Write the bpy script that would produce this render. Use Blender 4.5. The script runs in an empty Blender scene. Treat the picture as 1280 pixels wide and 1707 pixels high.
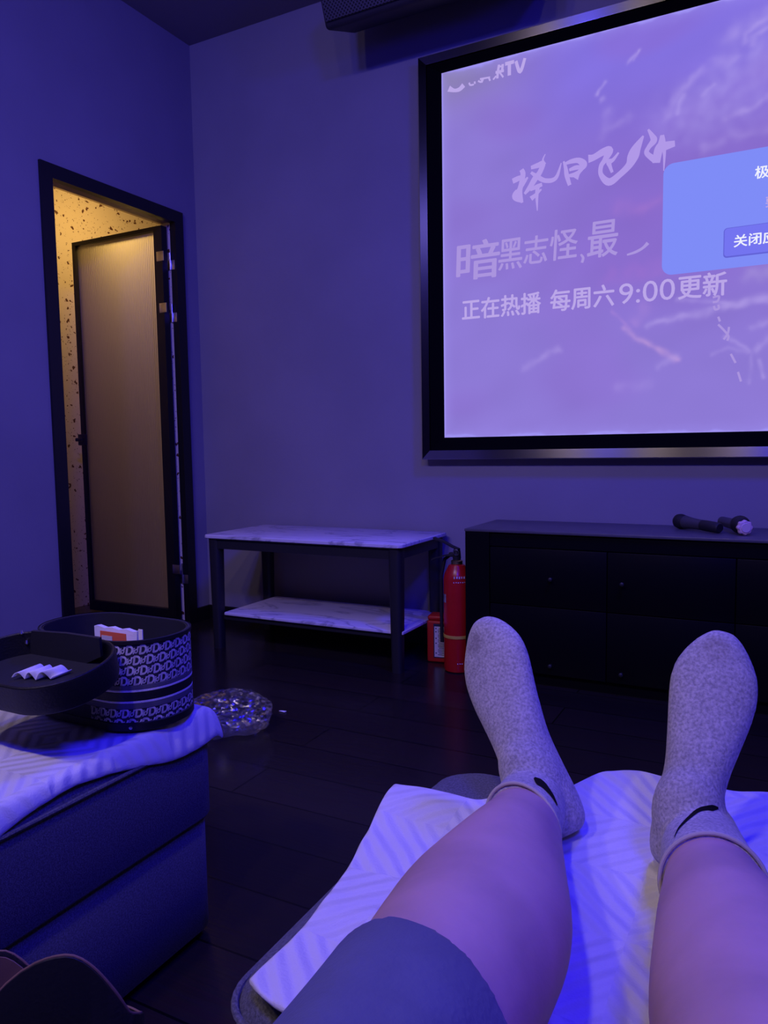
import bpy, bmesh, math, random
from mathutils import Vector, Matrix, noise
from mathutils.bvhtree import BVHTree

random.seed(7)
S = bpy.context.scene
C = S.collection

# ------------------------------------------------------------------ camera
CAM = Vector((0.0, 0.0, 0.86))
FPX, YAW, PIT, ROL = 1259.3, 0.48235, 0.0868, -0.01545
_cy, _sy, _cp, _sp = math.cos(YAW), math.sin(YAW), math.cos(PIT), math.sin(PIT)
FWD = Vector((-_sy*_cp, _cy*_cp, -_sp))
_r0 = Vector((_cy, _sy, 0)); _u0 = _r0.cross(FWD)
RGT = math.cos(ROL)*_r0 + math.sin(ROL)*_u0
UPV = -math.sin(ROL)*_r0 + math.cos(ROL)*_u0
cd = bpy.data.cameras.new('camera'); cam = bpy.data.objects.new('camera', cd); C.objects.link(cam)
M = Matrix((RGT, UPV, -FWD)).transposed().to_4x4(); M.translation = CAM
cam.matrix_world = M
cd.sensor_fit = 'VERTICAL'; cd.sensor_height = 24.0; cd.lens = FPX/1707*24.0
cd.clip_start = 0.02
S.camera = cam
S.view_settings.view_transform = 'Standard'; S.view_settings.look = 'None'
S.view_settings.exposure = 0.0; S.view_settings.gamma = 1.0
S.view_settings.use_curve_mapping = False

def ray(px, py): return FWD + RGT*((px-640)/FPX) - UPV*((py-853.5)/FPX)
def onz(px, py, z): d = ray(px, py); return CAM + d*((z-CAM.z)/d.z)
def ony(px, py, y): d = ray(px, py); return CAM + d*(y/d.y)
def onx(px, py, x): d = ray(px, py); return CAM + d*(x/d.x)
def ond(px, py, t): return CAM + ray(px, py)*t

# ------------------------------------------------------------------ light
W = bpy.data.worlds.new('world'); S.world = W; W.use_nodes = True
W.node_tree.nodes['Background'].inputs[0].default_value = (0.05, 0.04, 0.2, 1)
W.node_tree.nodes['Background'].inputs[1].default_value = 0.02

def area(name, loc, aim, size, col, power, sy=None, spread=math.pi):
    l = bpy.data.lights.new(name, 'AREA'); l.color = col; l.energy = power; l.size = size
    if sy: l.shape = 'RECTANGLE'; l.size_y = sy
    l.spread = spread
    o = bpy.data.objects.new(name, l); C.objects.link(o); o.location = loc
    o.rotation_euler = (Vector(aim)-Vector(loc)).to_track_quat('-Z', 'Y').to_euler()
    return o
BLUE = (0.012, 0.006, 1.0)
WARM = (1.0, 0.77, 0.56)
area('blue_ceiling_lamp', (0.0, 1.80, 2.30), (-0.85, 1.62, 0.6), 0.28, BLUE, 31)
area('blue_rear_lamp', (0.75, -0.75, 2.75), (-0.45, 1.4, 0.5), 0.40, (0.02, 0.012, 1.0), 54, spread=math.radians(140))
area('blue_side_lamp', (-1.3, -0.3, 2.66), (-2.56, 0.75, 2.35), 0.25, (0.10, 0.085, 1.0), 32)
for k, x in enumerate((-1.67, -0.97, -0.30)):
    area('warm_downlight', (x, -0.6, 2.76), (x*0.75, 1.3, 0.5), 0.12, WARM, 4.9, spread=math.radians(130))
_l = bpy.data.lights.new('bathroom_lamp', 'POINT'); _l.color = (1.0, 0.60, 0.16); _l.energy = 8.5; _l.shadow_soft_size = 0.05
_o = bpy.data.objects.new('bathroom_lamp', _l); C.objects.link(_o); _o.location = (-2.93, 2.97, 2.07)

# ------------------------------------------------------------------ materials
def nodes(m):
    m.use_nodes = True
    return m.node_tree.nodes, m.node_tree.links, m.node_tree.nodes['Principled BSDF']
def mat(name, col, rough=0.5, metal=0.0, spec=0.5, bump=None, vary=None, sheen=0.0):
    """bump = (scale, strength[, stretch]); vary = (scale, amount)"""
    m = bpy.data.materials.new(name); N, Lk, b = nodes(m)
    b.inputs['Base Color'].default_value = (*col, 1); b.inputs['Roughness'].default_value = rough
    b.inputs['Metallic'].default_value = metal; b.inputs['Specular IOR Level'].default_value = spec
    if sheen: b.inputs['Sheen Weight'].default_value = sheen
    tc = N.new('ShaderNodeTexCoord')
    if vary:
        n = N.new('ShaderNodeTexNoise'); n.inputs['Scale'].default_value = vary[0]; n.inputs['Detail'].default_value = 5
        Lk.new(tc.outputs['Object'], n.inputs['Vector'])
        r = N.new('ShaderNodeValToRGB')
        r.color_ramp.elements[0].position = 0.35; r.color_ramp.elements[1].position = 0.65
        r.color_ramp.elements[0].color = (*[max(0, c*(1-vary[1])) for c in col], 1)
        r.color_ramp.elements[1].color = (*[min(1, c*(1+vary[1])) for c in col], 1)
        Lk.new(n.outputs['Fac'], r.inputs['Fac']); Lk.new(r.outputs['Color'], b.inputs['Base Color'])
    if bump:
        n2 = N.new('ShaderNodeTexNoise'); n2.inputs['Scale'].default_value = bump[0]; n2.inputs['Detail'].default_value = 4
        if len(bump) > 2:
            mp = N.new('ShaderNodeMapping'); mp.inputs['Scale'].default_value = bump[2]
            Lk.new(tc.outputs['Object'], mp.inputs['Vector']); Lk.new(mp.outputs['Vector'], n2.inputs['Vector'])
        else: Lk.new(tc.outputs['Object'], n2.inputs['Vector'])
        bp = N.new('ShaderNodeBump'); bp.inputs['Strength'].default_value = bump[1]; bp.inputs['Distance'].default_value = 0.004
        Lk.new(n2.outputs['Fac'], bp.inputs['Height']); Lk.new(bp.outputs['Normal'], b.inputs['Normal'])
    return m
def emit(name, col, strength=1.0):
    m = bpy.data.materials.new(name); m.use_nodes = True; N = m.node_tree.nodes; N.clear()
    e = N.new('ShaderNodeEmission'); e.inputs[0].default_value = (*col, 1); e.inputs[1].default_value = strength
    o = N.new('ShaderNodeOutputMaterial'); m.node_tree.links.new(e.outputs[0], o.inputs[0]); return m
def lin(r, g, b):
    f = lambda c: c/255/12.92 if c/255 <= 0.04045 else ((c/255+0.055)/1.055)**2.4
    return (f(r), f(g), f(b))

MT = {}
MT['wall'] = mat('grey_wall_paint', (0.30, 0.285, 0.285), 0.85, bump=(60, 0.12), vary=(2.5, 0.05), spec=0.2)
MT['ceiling'] = mat('dark_ceiling_paint', (0.30, 0.285, 0.29), 0.9, spec=0.2)
MT['black'] = mat('black_paint', (0.006, 0.006, 0.007), 0.45)
MT['black_metal'] = mat('black_powder_coat', (0.018, 0.018, 0.02), 0.5, bump=(500, 0.05))
MT['black_gloss'] = mat('black_lacquer', (0.004, 0.004, 0.005), 0.4, spec=0.12, bump=(30, 0.03))
MT['velvet'] = mat('black_velvet', (0.003, 0.003, 0.003), 1.0, spec=0.05)
MT['chrome'] = mat('steel', (0.75, 0.74, 0.74), 0.3, metal=1.0)
MT['fabric'] = mat('grey_upholstery', (0.13, 0.13, 0.14), 0.95, spec=0.1, bump=(700, 0.4), vary=(350, 0.3), sheen=0.1)
MT['fabric_side'] = MT['fabric']
MT['red'] = mat('red_enamel', (0.52, 0.012, 0.012), 0.28, vary=(12, 0.06))
MT['red_box'] = mat('red_plastic', (0.50, 0.02, 0.012), 0.4)
MT['brass'] = mat('brass', (0.62, 0.48, 0.22), 0.35, metal=1.0)
MT['yellow_band'] = mat('yellow_band', (0.62, 0.42, 0.06), 0.5)
MT['rubber'] = mat('black_rubber', (0.012, 0.012, 0.013), 0.6)
MT['label_white'] = mat('white_label', (0.68, 0.64, 0.64), 0.5)
MT['label_dark'] = mat('dark_print', (0.03, 0.03, 0.06), 0.5)
MT['skin'] = mat('skin', (0.58, 0.36, 0.36), 0.5, bump=(160, 0.08), vary=(14, 0.10), spec=0.35)
_b = MT['skin'].node_tree.nodes['Principled BSDF']
_b.inputs['Subsurface Weight'].default_value = 0.12; _b.inputs['Subsurface Radius'].default_value = (0.01, 0.004, 0.002)
_b.inputs['Subsurface Scale'].default_value = 0.6
MT['shorts'] = mat('blue_cotton', (0.13, 0.14, 0.22), 0.9, spec=0.15, bump=(220, 0.25), vary=(18, 0.10), sheen=0.1)
MT['lining'] = mat('black_lining', (0.02, 0.02, 0.024), 0.6, bump=(120, 0.1))
MT['leather'] = mat('black_leather', (0.008, 0.008, 0.009), 0.55, bump=(240, 0.2))
MT['brown'] = mat('brown_lining', (0.20, 0.11, 0.07), 0.6, bump=(120, 0.1), vary=(20, 0.15))
MT['pale_thread'] = mat('pale_jacquard', (0.88, 0.82, 0.77), 0.85, bump=(900, 0.3), vary=(600, 0.12))
MT['navy_canvas'] = mat('dark_jacquard', (0.030, 0.028, 0.040), 0.9, bump=(900, 0.3))
MT['grey_thread'] = mat('grey_band', (0.12, 0.115, 0.13), 0.9, bump=(700, 0.3))
MT['tissue'] = mat('white_tissue', (0.85, 0.84, 0.84), 0.9, bump=(200, 0.15))
MT['orange'] = mat('orange_print', (0.72, 0.13, 0.05), 0.5)
MT['cream'] = mat('cream_card', (0.85, 0.82, 0.66), 0.6)
MT['gold'] = mat('tan_strip', (0.45, 0.38, 0.25), 0.5)
MT['pink_ring'] = mat('pale_pink_silicone', (0.80, 0.58, 0.56), 0.6)
MT['emblem'] = mat('black_embroidery', (0.008, 0.008, 0.008), 0.9, spec=0.1)
MT['speaker_box'] = mat('speaker_black', (0.022, 0.02, 0.022), 0.6, bump=(300, 0.15))
MT['cab_top'] = mat('dark_laminate', (0.10, 0.098, 0.105), 0.38, vary=(18, 0.08))
MT['mic_body'] = mat('dark_grey_plastic', (0.06, 0.058, 0.062), 0.4)

# brushed steel with a horizontal grain
def brushed(name, tangent, col=(0.40, 0.39, 0.40), rough=0.30):
    m = bpy.data.materials.new(name); N, Lk, b = nodes(m)
    b.inputs['Base Color'].default_value = (*col, 1); b.inputs['Metallic'].default_value = 1.0
    b.inputs['Roughness'].default_value = rough; b.inputs['Anisotropic'].default_value = 1.0
    v = N.new('ShaderNodeCombineXYZ')
    for i in range(3): v.inputs[i].default_value = tangent[i]
    Lk.new(v.outputs[0], b.inputs['Tangent'])
    return m
MT['steel_h'] = brushed('brushed_steel_horizontal', (0, 0, 1))
MT['steel_v_dimmed'] = brushed('brushed_steel_vertical_dimmed', (1, 0, 0), (0.10, 0.10, 0.11), 0.4)  # same steel, colour darkened on the side bars to dim their reflection

# marble slab
def marble():
    m = bpy.data.materials.new('white_marble'); N, Lk, b = nodes(m)
    tc = N.new('ShaderNodeTexCoord'); n = N.new('ShaderNodeTexNoise'); n.inputs['Scale'].default_value = 3.0; n.inputs['Detail'].default_value = 6
    n.inputs['Distortion'].default_value = 1.4
    mp = N.new('ShaderNodeMapping'); mp.inputs['Rotation'].default_value = (0, 0, 0.7); mp.inputs['Scale'].default_value = (0.7, 2.4, 1)
    Lk.new(tc.outputs['Object'], mp.inputs['Vector']); Lk.new(mp.outputs['Vector'], n.inputs['Vector'])
    r = N.new('ShaderNodeValToRGB'); e = r.color_ramp.elements
    e[0].position = 0.475; e[0].color = (0.82, 0.78, 0.78, 1); e[1].position = 0.53; e[1].color = (0.82, 0.78, 0.78, 1)
    x = e.new(0.50); x.color = (0.44, 0.42, 0.44, 1)
    Lk.new(n.outputs['Fac'], r.inputs['Fac']); Lk.new(r.outputs['Color'], b.inputs['Base Color'])
    b.inputs['Roughness'].default_value = 0.3; b.inputs['Specular IOR Level'].default_value = 0.4
    return m
MT['marble'] = marble()

def speckle():
    m = bpy.data.materials.new('speckled_wall_tile'); N, Lk, b = nodes(m)
    tc = N.new('ShaderNodeTexCoord'); col = None
    fac = []
    for sc, th in ((26, 0.20), (55, 0.17)):
        v = N.new('ShaderNodeTexVoronoi'); v.inputs['Scale'].default_value = sc; v.inputs['Randomness'].default_value = 1
        n = N.new('ShaderNodeTexNoise'); n.inputs['Scale'].default_value = sc*1.5
        add = N.new('ShaderNodeMixRGB'); add.blend_type = 'LINEAR_LIGHT'; add.inputs[0].default_value = 0.018
        Lk.new(tc.outputs['Object'], add.inputs[1]); Lk.new(tc.outputs['Object'], n.inputs['Vector']); Lk.new(n.outputs['Color'], add.inputs[2])
        Lk.new(add.outputs[0], v.inputs['Vector'])
        lt = N.new('ShaderNodeMath'); lt.operation = 'LESS_THAN'; lt.inputs[1].default_value = th
        Lk.new(v.outputs['Distance'], lt.inputs[0]); fac.append(lt)
    mx = N.new('ShaderNodeMath'); mx.operation = 'MAXIMUM'
    Lk.new(fac[0].outputs[0], mx.inputs[0]); Lk.new(fac[1].outputs[0], mx.inputs[1])
    c = N.new('ShaderNodeMixRGB'); c.inputs[1].default_value = (0.74, 0.66, 0.58, 1); c.inputs[2].default_value = (0.10, 0.035, 0.02, 1)
    Lk.new(mx.outputs[0], c.inputs[0]); Lk.new(c.outputs[0], b.inputs['Base Color'])
    b.inputs['Roughness'].default_value = 0.45
    return m
MT['speckle'] = speckle()

def woodfloor():
    m = bpy.data.materials.new('dark_wood_planks'); N, Lk, b = nodes(m)
    tc = N.new('ShaderNodeTexCoord')
    br = N.new('ShaderNodeTexBrick'); br.inputs['Scale'].default_value = 1.0
    br.inputs['Brick Width'].default_value = 1.2; br.inputs['Row Height'].default_value = 0.16; br.inputs['Mortar Size'].default_value = 0.0025
    br.inputs['Color1'].default_value = (0.022, 0.016, 0.015, 1); br.inputs['Color2'].default_value = (0.034, 0.024, 0.022, 1); br.inputs['Mortar'].default_value = (0.006, 0.005, 0.005, 1)
    Lk.new(tc.outputs['Object'], br.inputs['Vector'])
    mp = N.new('ShaderNodeMapping'); mp.inputs['Scale'].default_value = (3, 60, 1); Lk.new(tc.outputs['Object'], mp.inputs['Vector'])
    n = N.new('ShaderNodeTexNoise'); n.inputs['Scale'].default_value = 2; n.inputs['Detail'].default_value = 6; n.inputs['Distortion'].default_value = 0.6
    Lk.new(mp.outputs['Vector'], n.inputs['Vector'])
    mx = N.new('ShaderNodeMixRGB'); mx.blend_type = 'MULTIPLY'; mx.inputs[0].default_value = 0.55
    Lk.new(br.outputs['Color'], mx.inputs[1]); Lk.new(n.outputs['Color'], mx.inputs[2]); Lk.new(mx.outputs[0], b.inputs['Base Color'])
    bp = N.new('ShaderNodeBump'); bp.inputs['Strength'].default_value = 0.15; bp.inputs['Distance'].default_value = 0.002
    Lk.new(n.outputs['Fac'], bp.inputs['Height']); Lk.new(bp.outputs['Normal'], b.inputs['Normal'])
    b.inputs['Roughness'].default_value = 0.22; b.inputs['Specular IOR Level'].default_value = 0.35
    return m
MT['floor'] = woodfloor()

def towelmat():
    m = bpy.data.materials.new('white_towel'); N, Lk, b = nodes(m)
    b.inputs['Base Color'].default_value = (0.76, 0.745, 0.73, 1); b.inputs['Roughness'].default_value = 0.95; b.inputs['Specular IOR Level'].default_value = 0.1
    tc = N.new('ShaderNodeTexCoord')
    # embossed herringbone panels
    ck = N.new('ShaderNodeTexChecker'); ck.inputs['Scale'].default_value = 9.0; Lk.new(tc.outputs['Object'], ck.inputs['Vector'])
    ws = []
    for rot in (0.75, -0.75):
        mp = N.new('ShaderNodeMapping'); mp.inputs['Rotation'].default_value = (0, 0, rot); Lk.new(tc.outputs['Object'], mp.inputs['Vector'])
        w = N.new('ShaderNodeTexWave'); w.inputs['Scale'].default_value = 16; w.inputs['Distortion'].default_value = 1.2; w.inputs['Detail'].default_value = 1
        Lk.new(mp.outputs['Vector'], w.inputs['Vector']); ws.append(w)
    mx = N.new('ShaderNodeMixRGB'); Lk.new(ck.outputs['Fac'], mx.inputs[0]); Lk.new(ws[0].outputs['Color'], mx.inputs[1]); Lk.new(ws[1].outputs['Color'], mx.inputs[2])
    n = N.new('ShaderNodeTexNoise'); n.inputs['Scale'].default_value = 420; n.inputs['Detail'].default_value = 2; Lk.new(tc.outputs['Object'], n.inputs['Vector'])
    b1 = N.new('ShaderNodeBump'); b1.inputs['Strength'].default_value = 0.45; b1.inputs['Distance'].default_value = 0.006; Lk.new(mx.outputs[0], b1.inputs['Height'])
    b2 = N.new('ShaderNodeBump'); b2.inputs['Strength'].default_value = 0.3; b2.inputs['Distance'].default_value = 0.002
    Lk.new(n.outputs['Fac'], b2.inputs['Height']); Lk.new(b1.outputs['Normal'], b2.inputs['Normal']); Lk.new(b2.outputs['Normal'], b.inputs['Normal'])
    return m
MT['towel'] = towelmat()

def sockmat():
    m = bpy.data.materials.new('heather_knit'); N, Lk, b = nodes(m)
    tc = N.new('ShaderNodeTexCoord')
    n = N.new('ShaderNodeTexNoise'); n.inputs['Scale'].default_value = 330; n.inputs['Detail'].default_value = 3; Lk.new(tc.outputs['Object'], n.inputs['Vector'])
    n3 = N.new('ShaderNodeTexNoise'); n3.inputs['Scale'].default_value = 26; n3.inputs['Detail'].default_value = 4; Lk.new(tc.outputs['Object'], n3.inputs['Vector'])
    r = N.new('ShaderNodeValToRGB'); e = r.color_ramp.elements
    e[0].position = 0.32; e[0].color = (0.36, 0.34, 0.33, 1); e[1].position = 0.68; e[1].color = (0.66, 0.62, 0.58, 1)
    Lk.new(n.outputs['Fac'], r.inputs['Fac'])
    r2 = N.new('ShaderNodeValToRGB'); e = r2.color_ramp.elements
    e[0].position = 0.3; e[0].color = (0.80, 0.80, 0.80, 1); e[1].position = 0.7; e[1].color = (1, 1, 1, 1)
    Lk.new(n3.outputs['Fac'], r2.inputs['Fac'])
    mx = N.new('ShaderNodeMixRGB'); mx.blend_type = 'MULTIPLY'; mx.inputs[0].default_value = 1
    Lk.new(r.outputs[0], mx.inputs[1]); Lk.new(r2.outputs[0], mx.inputs[2])
    # worn dark patch woven in at the toe (vertex group colour 'toe')
    at = N.new('ShaderNodeAttribute'); at.attribute_name = 'toe'
    mx2 = N.new('ShaderNodeMixRGB'); mx2.inputs[2].default_value = (0.17, 0.14, 0.13, 1)
    Lk.new(at.outputs['Fac'], mx2.inputs[0]); Lk.new(mx.outputs[0], mx2.inputs[1]); Lk.new(mx2.outputs[0], b.inputs['Base Color'])
    b.inputs['Roughness'].default_value = 0.95; b.inputs['Specular IOR Level'].default_value = 0.1; b.inputs['Sheen Weight'].default_value = 0.15
    bp = N.new('ShaderNodeBump'); bp.inputs['Strength'].default_value = 0.5; bp.inputs['Distance'].default_value = 0.002
    Lk.new(n.outputs['Fac'], bp.inputs['Height']); Lk.new(bp.outputs['Normal'], b.inputs['Normal'])
    return m
MT['sock'] = sockmat()

def ribbed_glass():
    m = bpy.data.materials.new('ribbed_frosted_glass'); m.use_nodes = True; N = m.node_tree.nodes; Lk = m.node_tree.links; N.clear()
    out = N.new('ShaderNodeOutputMaterial')
    rf = N.new('ShaderNodeBsdfTranslucent'); rf.inputs['Color'].default_value = (0.85, 0.82, 0.74, 1)
    tr = N.new('ShaderNodeBsdfDiffuse'); tr.inputs['Color'].default_value = (0.10, 0.095, 0.09, 1)
    gl = N.new('ShaderNodeBsdfGlossy'); gl.inputs['Roughness'].default_value = 0.35; gl.inputs['Color'].default_value = (0.5, 0.5, 0.5, 1)
    a = N.new('ShaderNodeMixShader'); a.inputs[0].default_value = 0.35; Lk.new(rf.outputs[0], a.inputs[1]); Lk.new(tr.outputs[0], a.inputs[2])
    b = N.new('ShaderNodeMixShader'); b.inputs[0].default_value = 0.05; Lk.new(a.outputs[0], b.inputs[1]); Lk.new(gl.outputs[0], b.inputs[2])
    Lk.new(b.outputs[0], out.inputs[0]); return m
MT['glass'] = ribbed_glass()

def clear_film():
    m = bpy.data.materials.new('clear_plastic_film'); m.use_nodes = True; N = m.node_tree.nodes; Lk = m.node_tree.links; N.clear()
    out = N.new('ShaderNodeOutputMaterial'); t = N.new('ShaderNodeBsdfTransparent'); t.inputs[0].default_value = (0.93, 0.93, 0.93, 1)
    g = N.new('ShaderNodeBsdfGlossy'); g.inputs['Roughness'].default_value = 0.22; g.inputs[0].default_value = (0.9, 0.9, 0.9, 1)
    f = N.new('ShaderNodeLayerWeight'); f.inputs[0].default_value = 0.35
    mm = N.new('ShaderNodeMath'); mm.operation = 'MULTIPLY_ADD'; mm.inputs[1].default_value = 0.5; mm.inputs[2].default_value = 0.17
    Lk.new(f.outputs['Fresnel'], mm.inputs[0])
    x = N.new('ShaderNodeMixShader'); Lk.new(mm.outputs[0], x.inputs[0]); Lk.new(t.outputs[0], x.inputs[1]); Lk.new(g.outputs[0], x.inputs[2])
    Lk.new(x.outputs[0], out.inputs[0]); return m
MT['film'] = clear_film()

def grillemat():
    m = bpy.data.materials.new('perforated_grille'); N, Lk, b = nodes(m)
    tc = N.new('ShaderNodeTexCoord'); mp = N.new('ShaderNodeMapping'); mp.inputs['Rotation'].default_value = (0, 0.785, 0)
    Lk.new(tc.outputs['Object'], mp.inputs['Vector'])
    v = N.new('ShaderNodeTexVoronoi'); v.inputs['Scale'].default_value = 95; v.inputs['Randomness'].default_value = 0.0
    sx = N.new('ShaderNodeSeparateXYZ'); cx = N.new('ShaderNodeCombineXYZ'); Lk.new(mp.outputs[0], sx.inputs[0])
    Lk.new(sx.outputs[0], cx.inputs[0]); Lk.new(sx.outputs[2], cx.inputs[2]); Lk.new(cx.outputs[0], v.inputs['Vector'])
    r = N.new('ShaderNodeValToRGB'); e = r.color_ramp.elements
    e[0].position = 0.30; e[0].color = (0.004, 0.004, 0.004, 1); e[1].position = 0.36; e[1].color = (0.10, 0.095, 0.10, 1)
    Lk.new(v.outputs['Distance'], r.inputs[0]); Lk.new(r.outputs[0], b.inputs['Base Color']); b.inputs['Roughness'].default_value = 0.5
    return m
MT['grille'] = grillemat()

# ------------------------------------------------------------------ mesh helpers
def mesh_from(bm, name):
    bmesh.ops.recalc_face_normals(bm, faces=bm.faces)
    me = bpy.data.meshes.new(name); bm.to_mesh(me); bm.free(); return me
def obj(name, geo, m, parent=None, smooth=True, angle=40):
    me = geo if isinstance(geo, bpy.types.Mesh) else mesh_from(geo, name)
    me.materials.clear(); me.materials.append(m)
    if smooth:
        for p in me.polygons: p.use_smooth = True
        try: me.set_sharp_from_angle(angle=math.radians(angle))
        except Exception: pass
    o = bpy.data.objects.new(name, me); C.objects.link(o)
    if parent:
        o.parent = parent
        o.matrix_parent_inverse = parent.matrix_world.inverted() if False else Matrix.Translation(-parent.location)
    return o
def thing(name, label, cat, loc=(0, 0, 0), group=None):
    o = bpy.data.objects.new(name, None); C.objects.link(o); o.location = loc; o.empty_display_size = 0.05
    o['label'] = label; o['category'] = cat
    if group: o['group'] = group
    return o
def tag(o, label, cat, group=None, kind=None):
    o['label'] = label; o['category'] = cat
    if group: o['group'] = group
    if kind: o['kind'] = kind
    return o
def struct(name, geo, m, parent=None, smooth=False):
    o = obj(name, geo, m, parent, smooth)
    if not parent: o['kind'] = 'structure'
    return o

def box(bm, x0, x1, y0, y1, z0, z1, bev=0.0, seg=2, mtx=None):
    b2 = bmesh.new(); r = bmesh.ops.create_cube(b2, size=1.0)
    for v in b2.verts:
        v.co = Vector(((x0+x1)/2+v.co.x*(x1-x0), (y0+y1)/2+v.co.y*(y1-y0), (z0+z1)/2+v.co.z*(z1-z0)))
    if bev > 0: bmesh.ops.bevel(b2, geom=list(b2.edges), offset=bev, segments=seg, profile=0.5, affect='EDGES', clamp_overlap=True)
    if mtx: bmesh.ops.transform(b2, matrix=mtx, verts=b2.verts)
    join(bm, b2); return bm
def join(bm, b2):
    vm = {}
    for v in b2.verts: vm[v] = bm.verts.new(v.co)
    for f in b2.faces:
        try: bm.faces.new([vm[v] for v in f.verts])
        except ValueError: pass
    b2.free()
def B(*a, **k): return box(bmesh.new(), *a, **k)
def rings(bm, rs, caps=True, closed=False):
    vr = [[bm.verts.new(p) for p in r] for r in rs]; n = len(vr[0])
    for a, b in zip(vr, vr[1:] + ([vr[0]] if closed else [])):
        for i in range(n): bm.faces.new((a[i], a[(i+1) % n], b[(i+1) % n], b[i]))
    if caps and not closed:
        bm.faces.new(vr[0]); bm.faces.new(vr[-1])
    return bm
def frame_of(t, ref):
    t = t.normalized(); s = t.cross(ref)
    if s.length < 1e-4: s = t.cross(Vector((1, 0, 0.1)))
    s.normalize(); return s, s.cross(t)
def tube(bm, pts, rad, n=12, ref=Vector((0, 0, 1)), caps=True, closed=False, ell=None):
    pts = [Vector(p) for p in pts]; rs = []; m = len(pts)
    for i, p in enumerate(pts):
        if closed: t = pts[(i+1) % m] - pts[i-1]
        else: t = pts[min(i+1, m-1)] - pts[max(i-1, 0)]
        s, u = frame_of(t, ref); r = rad[i] if isinstance(rad, (list, tuple)) else rad
        rx, ru = (r if isinstance(r, tuple) else (r, r))
        rs.append([p + s*math.cos(a)*rx + u*math.sin(a)*ru for a in (2*math.pi*k/n for k in range(n))])
    return rings(bm, rs, caps, closed)
def lathe(bm, prof, mtx=Matrix(), n=28, caps=True):
    rs = [[mtx @ Vector((r*math.cos(a), r*math.sin(a), z)) for a in (2*math.pi*k/n for k in range(n))] for r, z in prof]
    return rings(bm, rs, caps)
def catmull(vals, n):
    out = []; m = len(vals)
    def g(i): return vals[max(0, min(m-1, i))]
    for k in range(n):
        t = k/(n-1)*(m-1); i = min(int(t), m-2); f = t-i
        p = [g(i-1), g(i), g(i+1), g(i+2)]
        q = []
        for a, b, c, d in zip(*p):
            q.append(0.5*((2*b)+(-a+c)*f+(2*a-5*b+4*c-d)*f*f+(-a+3*b-3*c+d)*f**3))
        out.append(tuple(q))
    return out
def axis_mtx(p, d):
    q = Vector(d).to_track_quat('Z', 'Y'); m = q.to_matrix().to_4x4(); m.translation = Vector(p); return m
def remesh(bm, voxel, smooth=8, dec=None):
    me = mesh_from(bm, 'tmp'); o = bpy.data.objects.new('tmp', me); C.objects.link(o)
    r = o.modifiers.new('r', 'REMESH'); r.mode = 'VOXEL'; r.voxel_size = voxel
    s = o.modifiers.new('s', 'SMOOTH'); s.factor = 0.5; s.iterations = smooth
    dg = bpy.context.evaluated_depsgraph_get(); dg.update()
    res = bpy.data.meshes.new_from_object(o.evaluated_get(dg)); bpy.data.objects.remove(o); return res
def rrect(x0, x1, y0, y1, r, n=8):
    pts = []
    for cx, cy, a0 in ((x1-r, y1-r, 0), (x0+r, y1-r, 90), (x0+r, y0+r, 180), (x1-r, y0+r, 270)):
        for k in range(n+1):
            a = math.radians(a0+90*k/n); pts.append((cx+r*math.cos(a), cy+r*math.sin(a)))
    return pts

def text_mesh(body, size=1.0, bold=0.0, extrude=0.0):
    offset = 0.0
    c = bpy.data.curves.new('t', 'FONT'); c.body = body; c.size = size; c.offset = offset; c.extrude = extrude; c.resolution_u = 4
    o = bpy.data.objects.new('t', c); C.objects.link(o)
    dg = bpy.context.evaluated_depsgraph_get(); dg.update()
    me = bpy.data.meshes.new_from_object(o.evaluated_get(dg)); bpy.data.objects.remove(o)
    if bold:
        vs0 = [v.co.copy() for v in me.vertices]; fs0 = [tuple(p.vertices) for p in me.polygons]; V_, F_ = [], []
        for dx, dz in ((-bold, 0), (bold, 0), (0, bold*0.8), (0, -bold*0.8), (0, 0)):
            b0 = len(V_); V_ += [(v.x+dx, v.y+dz, 0) for v in vs0]; F_ += [tuple(b0+q for q in f) for f in fs0]
        me = bpy.data.meshes.new('t'); me.from_pydata(V_, [], F_)
    return me
def fit_text(me, x0, x1, z0, z1, y, shear=0.0):
    xs = [v.co.x for v in me.vertices]; ys = [v.co.y for v in me.vertices]
    if not xs: return me
    ax, bx, ay, by = min(xs), max(xs), min(ys), max(ys)
    for v in me.vertices:
        fz = (v.co.y-ay)/(by-ay or 1)
        v.co = Vector((x0+(v.co.x-ax)/(bx-ax)*(x1-x0)+shear*fz, y, z0+fz*(z1-z0)))
    return me

# ================================================================== THE ROOM
LX, FY, HZ, RX, BY = -2.559, 2.9515, 2.786, 2.3, -2.6
DY0, DY1, DZ = 2.062, 2.848, 1.98          # outer edge of the door surround
WT = 0.075
struct('floor', B(-4.0, RX+0.1, BY-0.1, FY+0.1, -0.05, 0.0), MT['floor'])
struct('ceiling', B(LX-WT, RX+0.1, BY-0.1, FY+0.1, HZ, HZ+0.05), MT['ceiling'])
bm = bmesh.new()
box(bm, LX-WT, LX, BY-0.1, DY0, 0, HZ); box(bm, LX-WT, LX, DY1, FY+0.1, 0, HZ); box(bm, LX-WT, LX, DY0, DY1, DZ, HZ)
struct('wall_left', bm, MT['wall'])
struct('wall_far', B(LX, RX+0.1, FY, FY+0.1, 0, HZ), MT['wall'])
MT['dark_wall'] = mat('unseen_wall_low_bounce', (0.06, 0.055, 0.06), 0.8, spec=0.2)  # made-up dark tone for the unseen walls, cuts bounced light
struct('wall_right', B(RX, RX+0.1, BY, FY, 0, HZ), MT['dark_wall'])
struct('wall_back', B(LX, RX+0.1, BY-0.1, BY, 0, HZ), MT['dark_wall'])
struct('baseboard_far', B(LX, RX, FY-0.012, FY, 0, 0.07), MT['black'])
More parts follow.
